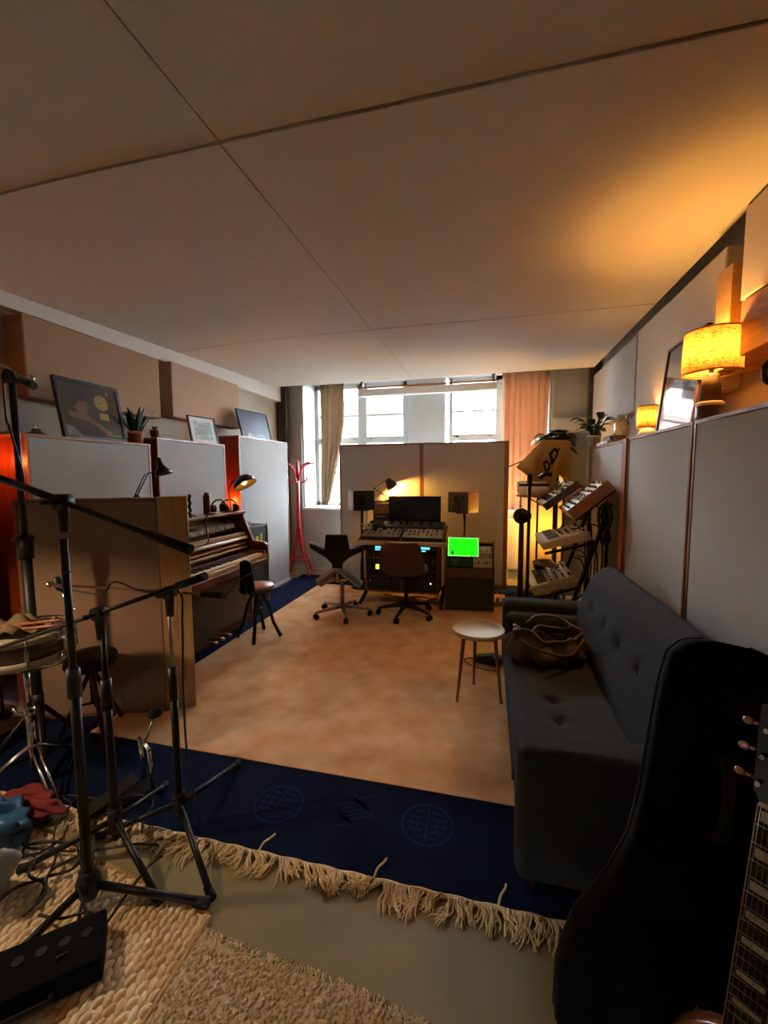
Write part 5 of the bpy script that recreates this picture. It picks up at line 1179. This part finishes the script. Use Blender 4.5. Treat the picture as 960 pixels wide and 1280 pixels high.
# A, nearest
t = thing('microphone_stand', 'nearest thick black boom stand with its boom rising out of frame on the left', 'microphone stand', (-1.35, 1.08, 0))
MB().cyl((-1.35, 1.08, .05), (-1.35, 1.08, .82), .016, n=14).obj('lower_tube', M_bmetal, t, world=True); MB().cyl((-1.35, 1.08, .70), (-1.35, 1.08, 1.30), .0115, n=12).obj('upper_tube', M_bmetal, t, world=True)
MB().cyl((-1.35, 1.08, .76), (-1.35, 1.08, .86), .022, .020, 14).obj('height_grip', M_black, t, world=True)
MB().sph((-1.35, 1.08, 1.19), (.014, .014, .01), 10, 6).obj('cable_clip', M_black, t, world=True)
pA = V((-1.35, 1.08, 1.355)); a0, a1 = V((-1.80, 1.10, 1.545)), V((-.86, 1.07, 1.282))
pA = a0.lerp(a1, (pA.x - a0.x) / (a1.x - a0.x)); clamp(t, pA - V((0, 0, .0)), a1 - a0)
MB().cyl(a0, a1, .009, n=12).obj('boom', M_bmetal, t, world=True); MB().cyl(pA.lerp(a0, .02), pA.lerp(a0, .6), .013, n=12).obj('boom_sleeve', M_bmetal, t, world=True); MB().cyl(a1.lerp(a0, .16), a1, .014, .016, 12).obj('counterweight_grip', M_rubber, t, world=True)
tripod(t, (-1.35, 1.08, 0), .075, [(-.955, 1.165, 0), (-1.42, .74, 0), (-1.62, 1.33, 0)], .013); MB().sph((-1.35, 1.08, .07), (.04, .04, .055), 16, 10).obj('base_boss', M_black, t, world=True)
# B
t = thing('microphone_stand', 'black boom stand behind the nearest one, boom sloping down to the left over the drum', 'microphone stand', (-1.43, 1.27, 0))
MB().cyl((-1.43, 1.27, .06), (-1.43, 1.27, .66), .0155, n=14).obj('lower_tube', M_bmetal, t, world=True); MB().cyl((-1.43, 1.27, .6), (-1.43, 1.27, .92), .010, n=12).obj('upper_tube', M_bmetal, t, world=True); MB().cyl((-1.43, 1.27, .60), (-1.43, 1.27, .72), .021, .019, 14).obj('height_grip', M_black, t, world=True)
b0, b1 = V((-1.99, 1.29, .785)), V((-.95, 1.25, 1.155)); pB = b0.lerp(b1, .53); clamp(t, pB, b1 - b0)
MB().cyl(b0, b1, .008, n=12).obj('boom', M_bmetal, t, world=True); MB().cyl(b1.lerp(b0, .12), b1, .013, .015, 12).obj('counterweight_grip', M_rubber, t, world=True)
tripod(t, (-1.43, 1.27, 0), .14, [(-1.12, 1.14, 0), (-1.50, 1.60, 0), (-1.70, 1.12, 0)])
# C
t = thing('microphone_stand', 'rightmost of the thin boom stands, in front of the wooden end board of the partition', 'microphone stand', (-1.25, 1.42, 0))
MB().cyl((-1.255, 1.42, .08), (-1.255, 1.42, .62), .0145, n=14).obj('lower_tube', M_bmetal, t, world=True); MB().cyl((-1.255, 1.42, .6), (-1.255, 1.42, 1.0), .008, n=12).obj('upper_tube', M_steel, t, world=True); MB().cyl((-1.255, 1.42, .58), (-1.255, 1.42, .72), .019, .016, 14).obj('height_grip', M_black, t, world=True)
c0, c1 = V((-1.90, 1.44, 1.022)), V((-1.0, 1.42, 1.035)); pC = c0.lerp(c1, .715); clamp(t, pC, c1 - c0)
MB().cyl(c0, c1, .0055, n=10).obj('boom', mat('copper_lit_rod', '#8a5a3a', .3, .9), t, world=True); MB().cyl(c1.lerp(c0, .11), c1, .012, .013, 12).obj('counterweight_grip', M_rubber, t, world=True); MB().sph(c0, .013, 10, 6).obj('boom_tip', M_chrome, t, world=True)  # warm light on the thin rod put into its copper colour
tripod(t, (-1.255, 1.42, 0), .12, [(-.95, 1.20, 0), (-1.25, 1.82, 0), (-1.56, 1.30, 0)])
tag(MB().tube(bez([(-1.9, 1.44, 1.02), (-1.62, 1.43, 1.0), (-1.52, 1.42, 1.06), (-1.36, 1.41, 1.03), (-1.19, 1.40, 1.05), (-1.18, 1.40, .9), (-1.20, 1.41, .6), (-1.20, 1.42, .3), (-1.18, 1.45, .02)], 8), .0042, 6).obj('microphone_cable', M_cable), 'thin black cable hanging from the rightmost boom stand down to the rug', 'cable')
tag(MB().tube(bez([(-1.0, 1.42, 1.035), (-.985, 1.42, 1.04), (-.95, 1.44, 1.09), (-.90, 1.48, 1.12)], 6), .003, 6).obj('cable_tail', M_cable), 'short cable tail at the tip of the copper-lit boom', 'cable')
# D tall stand at the left edge
t = thing('cymbal_stand', 'tall black stand at the left edge reaching above the shelf', 'stand', (-2.33, 1.66, 0))
MB().cyl((-2.33, 1.66, .05), (-2.33, 1.66, 1.12), .024, n=14).obj('lower_tube', M_bmetal, t, world=True); MB().cyl((-2.33, 1.66, 1.05), (-2.33, 1.66, 2.02), .016, n=14).obj('upper_tube', M_bmetal, t, world=True); MB().cyl((-2.33, 1.66, 1.08), (-2.33, 1.66, 1.20), .034, n=14).obj('height_grip', M_black, t, world=True)
MB().cyl((-2.41, 1.66, 1.175), (-2.28, 1.66, 1.19), .012, n=10).obj('wing_bolt', M_black, t, world=True)
MB().cyl((-2.33, 1.635, 2.0), (-2.33, 1.685, 2.0), .035, n=16).obj('boom_clamp', M_black, t, world=True); MB().cyl((-2.55, 1.66, 2.145), (-2.20, 1.66, 1.955), .012, n=12).obj('boom', M_steel, t, world=True); MB().cyl((-2.25, 1.65, 1.98), (-2.18, 1.65, 1.945), .020, n=12).obj('boom_grip', M_black, t, world=True); MB().cyl((-2.205, 1.66, 1.96), (-2.195, 1.66, 2.0), .010, n=10).obj('wing_nut', M_chrome, t, world=True)
tripod(t, (-2.33, 1.66, 0), .30, [(-2.10, 1.50, 0), (-2.42, 1.90, 0), (-2.44, 1.42, 0)], .013)
tag(MB().tube(bez([(-2.36, 1.64, 2.0), (-2.36, 1.64, 1.8), (-2.33, 1.63, 1.75), (-2.28, 1.62, 1.62), (-2.25, 1.62, 1.5), (-2.27, 1.62, 1.38), (-2.29, 1.63, 1.37)], 8), .005, 6).obj('microphone_cable', M_cable), 'black cable looping down the tall stand at the left edge', 'cable')

# ---------------------------------------------------------------- snare drum, its stand and clutter
t = thing('snare_drum', 'snare drum with a pale hoop at the left edge', 'drum', (-2.12, 1.47, .66))
MB().lathe([(0, .0), (.185, .0), (.185, .115), (0, .115)], 40).obj('shell', wood('drum_shell', '#5a3220', '#43220f', .3, coat=.5), t)
MB().lathe([(0, .118), (.183, .118), (.183, .122), (0, .123)], 40).obj('drum_head', mat('drum_head', '#8f7f6b', .7), t)
for z in (-.004, .10): MB().lathe([(.186, z), (.198, z), (.200, z + .03), (.188, z + .032)], 40, cap=False).obj('hoop', mat('hoop_pale', '#a4937a', .4), t)
for k in range(8):
    a = 2 * PI * k / 8 + .2; c, s_ = math.cos(a), math.sin(a); l = MB().box((c * .195, s_ * .195, .058), (.02, .018, .05), a).obj('lug', M_chrome, t, bev=.004); MB().cyl((c * .203, s_ * .203, .0), (c * .203, s_ * .203, .128), .003, n=6).obj('tension_rod', M_chrome, l)
t = thing('snare_stand', 'chrome snare stand with wing bolts under the pale-hooped drum', 'stand', (-2.12, 1.47, 0))
MB().cyl((-2.12, 1.47, .10), (-2.12, 1.47, .40), .018, n=14).obj('lower_tube', M_chrome, t, world=True); MB().cyl((-2.12, 1.47, .38), (-2.12, 1.47, .60), .013, n=14).obj('upper_tube', M_chrome, t, world=True); MB().cyl((-2.12, 1.47, .34), (-2.12, 1.47, .41), .024, n=14).obj('collar', M_chrome, t, world=True)
for s_ in (-1, 1): MB().tube([(-2.12, 1.46, .375), (-2.12 + s_ * .04, 1.44, .385), (-2.12 + s_ * .055, 1.44, .41)], [.007, .008, .012], 8).obj('wing_bolt', M_chrome, t, world=True)
for a in (.0, 2.09, 4.19):
    MB().tube([(-2.12, 1.47, .58), (-2.12 + .16 * math.cos(a), 1.47 + .16 * math.sin(a), .63), (-2.12 + .21 * math.cos(a), 1.47 + .21 * math.sin(a), .648), (-2.12 + .215 * math.cos(a), 1.47 + .215 * math.sin(a), .69)], .009, 8).obj('basket_arm', M_chrome, t, world=True)
for a in (-.35, 1.9, 3.9):
    c, s_ = math.cos(a), math.sin(a)
    for o in (-.012, .012): MB().tube([(-2.12 - s_ * o, 1.47 + c * o, .22), (-2.12 + c * .27 - s_ * o, 1.47 + s_ * .27 + c * o, .02)], .006, 6).obj('leg', M_chrome, t, world=True)
    MB().sph((-2.12 + c * .28, 1.47 + s_ * .28, .016), (.018, .018, .016), 10, 6).obj('foot', M_rubber, t, world=True)
t = thing('drum_microphone', 'small black-headed chrome microphone clipped over the snare drum', 'microphone', (-1.90, 1.47, .80))
MB().lathe([(0, -.035), (.014, -.032), (.019, -.015), (.019, .018), (.012, .03), (0, .032)], 18, c=(.015, 0, .22), R=aim((-.45, 0, 1))).obj('grille', M_black, t)
MB().cyl((.03, 0, .19), (.075, 0, .11), .008, n=12).obj('barrel', M_chrome, t); MB().sph((.078, 0, .10), .016, 12, 8).obj('ball_joint', M_chrome, t); MB().tube([(.078, 0, .10), (.04, 0, .06), (.0, 0, -.01)], .007, 8).obj('clip_arm', M_chrome, t); MB().box((.0, 0, -.015), (.035, .03, .03)).obj('clip', M_chrome, t, bev=.004)
t = tag(MB().grid(lambda u, v: (-2.14 + .26 * (u - .5), 1.45 + .2 * (v - .5), .80 + .022 * math.sin(u * 9 + v * 5) + .018 * math.sin(v * 13) + .02 * math.exp(-((u - .4) ** 2 + (v - .5) ** 2) * 12)), 26, 20).obj('damping_cloth', mat('olive_cloth', '#5a4a30', .95, var='#6f5a3a', vscale=14, bump=.4, bscale=120), solid=.008), 'crumpled olive-brown cloth lying on the snare drum', 'cloth')
for i, (a, b) in enumerate((((-2.20, 1.36, .80), (-1.86, 1.46, .835)), ((-2.22, 1.40, .81), (-1.88, 1.50, .845)))):
    s_ = thing('drumstick', ('reddish drumstick in front on the snare drum', 'drumstick lying behind the other on the snare drum')[i], 'drumstick', a)
    MB().tube([V(a), V(a).lerp(V(b), .8), V(b)], [.0075, .007, .004], 8).obj('shaft', wood('stick_wood', '#a3663c', '#8a5230', .4, ax='x'), s_, world=True); MB().sph(b, (.007, .006, .005), 10, 6).obj('tip', MATS['stick_wood'], s_, world=True)
t = thing('cajon', 'brown wooden box drum standing on the floor at the left edge', 'box drum', (-2.70, 1.44, 0), .1)
MB().bb(-.16, .16, -.15, .15, .015, .45).obj('body', wood('cajon_wood', '#8a5433', '#6e3f22', .45), t, bev=.008); MB().bb(-.16, .16, -.155, -.15, .02, .445).obj('front_plate', wood('cajon_front', '#9a6238', '#7c4a28', .4), t)
for x in (-.13, .13):
    for y in (-.12, .12): MB().cyl((x, y, 0), (x, y, .018), .016, n=12).obj('foot', M_rubber, t)
t = thing('drum_stool', 'dark round drum stool with crossed legs behind the snare drum', 'stool', (-2.20, 1.87, 0))
MB().lathe([(0, .42), (.12, .42), (.135, .44), (.13, .48), (.10, .50), (0, .505)], 32).obj('seat', M_blkfab, t); MB().cyl((0, 0, .2), (0, 0, .44), .016, n=12).obj('post', M_bmetal, t)
for a in (-.5, 1.6, 3.7): MB().tube([(0, 0, .41), (.18 * math.cos(a), .18 * math.sin(a), .015)], .013, 8).obj('leg', wood('leg_redwood', '#5c2c1c', '#431d10', .4), t)
for a in (-.5, 1.6, 3.7): MB().tube([(0, 0, .2), (.10 * math.cos(a), .10 * math.sin(a), .19)], .008, 6).obj('brace', M_bmetal, t)

# kick pedal, red cloth, bags, stage box, cables
t = thing('kick_pedal', 'chrome-footed bass drum pedal in the dark between the stand legs', 'pedal', (-1.62, 1.50, .012), -.5)
MB().bb(-.05, .05, -.16, .12, 0, .012).obj('base_plate', M_bmetal, t, bev=.002); MB().prism([(-.15, .02), (.05, .07), (.05, .08), (-.15, .03)], -.04, .04, 'x').obj('footboard', M_bmetal, t, bev=.003)
for x in (-.06, .06): MB().tube([(x, .10, .01), (x, .09, .22)], .009, 8).obj('post', M_chrome, t)
MB().cyl((-.07, .09, .22), (.07, .09, .22), .008, n=10).obj('axle', M_chrome, t); MB().tube([(0, .09, .22), (0, .14, .33)], .005, 8).obj('beater_rod', M_chrome, t); MB().sph((0, .145, .35), (.025, .035, .025), 14, 8).obj('beater', M_rubber, t)
def crumple(name, label, cat, loc, s_, m, seed, solid=.004):
    random.seed(seed); ph = [random.uniform(0, 6) for _ in range(6)]
    def fn(u, v):
        a = 2 * PI * u; b = PI * (.5 - v * .98)
        r = 1 + .18 * math.sin(3 * a + ph[0] + 2 * b) + .14 * math.sin(5 * b + ph[1] + a) + .10 * math.sin(8 * a + 6 * b + ph[2])
        z = math.sin(b); return V((s_[0] * r * math.cos(b) * math.cos(a), s_[1] * r * math.cos(b) * math.sin(a), max(0.0, s_[2] * (.5 + .5 * z * r))))
    m_ = MB().grid(fn, 40, 24); o = m_.obj(name, m); o.location = loc; return tag(o, label, cat)
crumple('plastic_bag', 'crumpled blue plastic bag at the left edge', 'bag', (-1.93, 1.16, .0), (.13, .12, .17), mat('blue_plastic', '#2c5f80', .35), 1)
crumple('paper_bag', 'pale crumpled bag in front of the blue one at the left edge', 'bag', (-1.70, .98, .01), (.09, .08, .22), mat('pale_plastic', '#8f8c82', .5), 2)
crumple('red_cloth', 'dark red bundle on the floor beside the snare stand feet', 'cloth', (-1.98, 1.34, .012), (.16, .07, .07), mat('crimson_cloth', '#7a2622', .8), 3)
t = thing('stage_box', 'black cable stage box lying on the braided mat, bottom left', 'stage box', (-1.33, .80, .004), .74)
MB().bb(-.24, .24, -.085, .085, .0, .075).obj('housing', mat('dull_black', '#0a0a0a', .9, spec=.1), t, bev=.008)
for i in range(8): MB().cyl((-.2 + i * .056, .02, .075), (-.2 + i * .056, .02, .078), .015, n=14).obj('socket', M_rubber, t)
MB().tube([(-.12, -.086, .04), (-.12, -.11, .04), (.12, -.11, .04), (.12, -.086, .04)], .008, 8).obj('handle', M_rubber, t)
random.seed(12)
cl = 'black cables tangled on the braided mat'
for k in range(11):
    x, y = random.uniform(-1.75, -1.38), random.uniform(.95, 1.35); pts = [(x, y, .022 + .003 * (k % 4))]; a = random.uniform(0, 6)
    for q in range(7):
        a += random.uniform(-1.0, 1.2); x += .09 * math.cos(a); y += .07 * math.sin(a); x = min(max(x, -1.9), -1.22); y = min(max(y, .86), 1.5); pts.append((x, y, .022 + .007 * ((k + q) % 4)))
    tag(MB().tube(bez(pts, 8), random.choice((.0045, .0055)), 6).obj('tangled_cable', M_cable), 'black cable tangled among the stand feet on the braided mat', 'cable', cl)
tag(MB().tube(bez([(-1.36, 1.05, .10), (-1.30, 1.02, .06), (-1.22, .98, .03), (-1.20, .92, .06), (-1.22, .86, .085)], 8), .006, 6).obj('stage_box_cable', M_cable), 'black cable curving from the nearest stand to the stage box', 'cable')
# ---------------------------------------------------------------- lamps in the panel gaps, and one added lamp out of view
def bulb(name, label, loc, r, col, s_):
    t = thing(name, label, 'lamp', loc)
    MB().sph((0, 0, 0), r, 18, 12).obj('bulb', glow('g_' + label[:14].replace(' ', '_'), col, s_), t)
    MB().lathe([(r * .55, -r * 1.7), (r * .6, -r * .8), (r * .4, -r * .7)], 16).obj('socket', M_brass, t)
    MB().lathe([(r * 1.6, -loc[2] + .0), (r * 1.6, -loc[2] + .02), (r * .3, -loc[2] + .03), (r * .3, -r * 1.6)], 20).obj('stem', M_bmetal, t)
    return t
bulb('gap_lamp', 'warm lamp in the gap before the tall white panel, reddening its end', (-2.93, 4.215, 1.20), .03, '#ff7a30', 16)
bulb('gap_lamp', 'warm lamp at the left edge reddening the end of the nearest panel', (-2.96, 1.90, 1.60), .03, '#ff7a30', 8)
t = thing('floor_lamp', 'black domed standing lamp added out of view past the left edge, warming the drum corner', 'lamp', (-2.38, .78, 0))  # unseen lamp added to light the mat, fringe and drum corner
MB().lathe([(.14, 0), (.14, .02), (.02, .035), (.014, 1.45)], 24).obj('base', M_bmetal, t)
MB().lathe([(.19, 1.40), (.16, 1.48), (.09, 1.56), (.02, 1.585), (0, 1.586)], 32, cap=False).obj('lamp_shade', M_lampblk, t, solid=.002)
MB().sph((0, 0, 1.49), .035, 16, 10).obj('bulb', glow('bulb_added', '#ffdcb4', LAMP4), t)
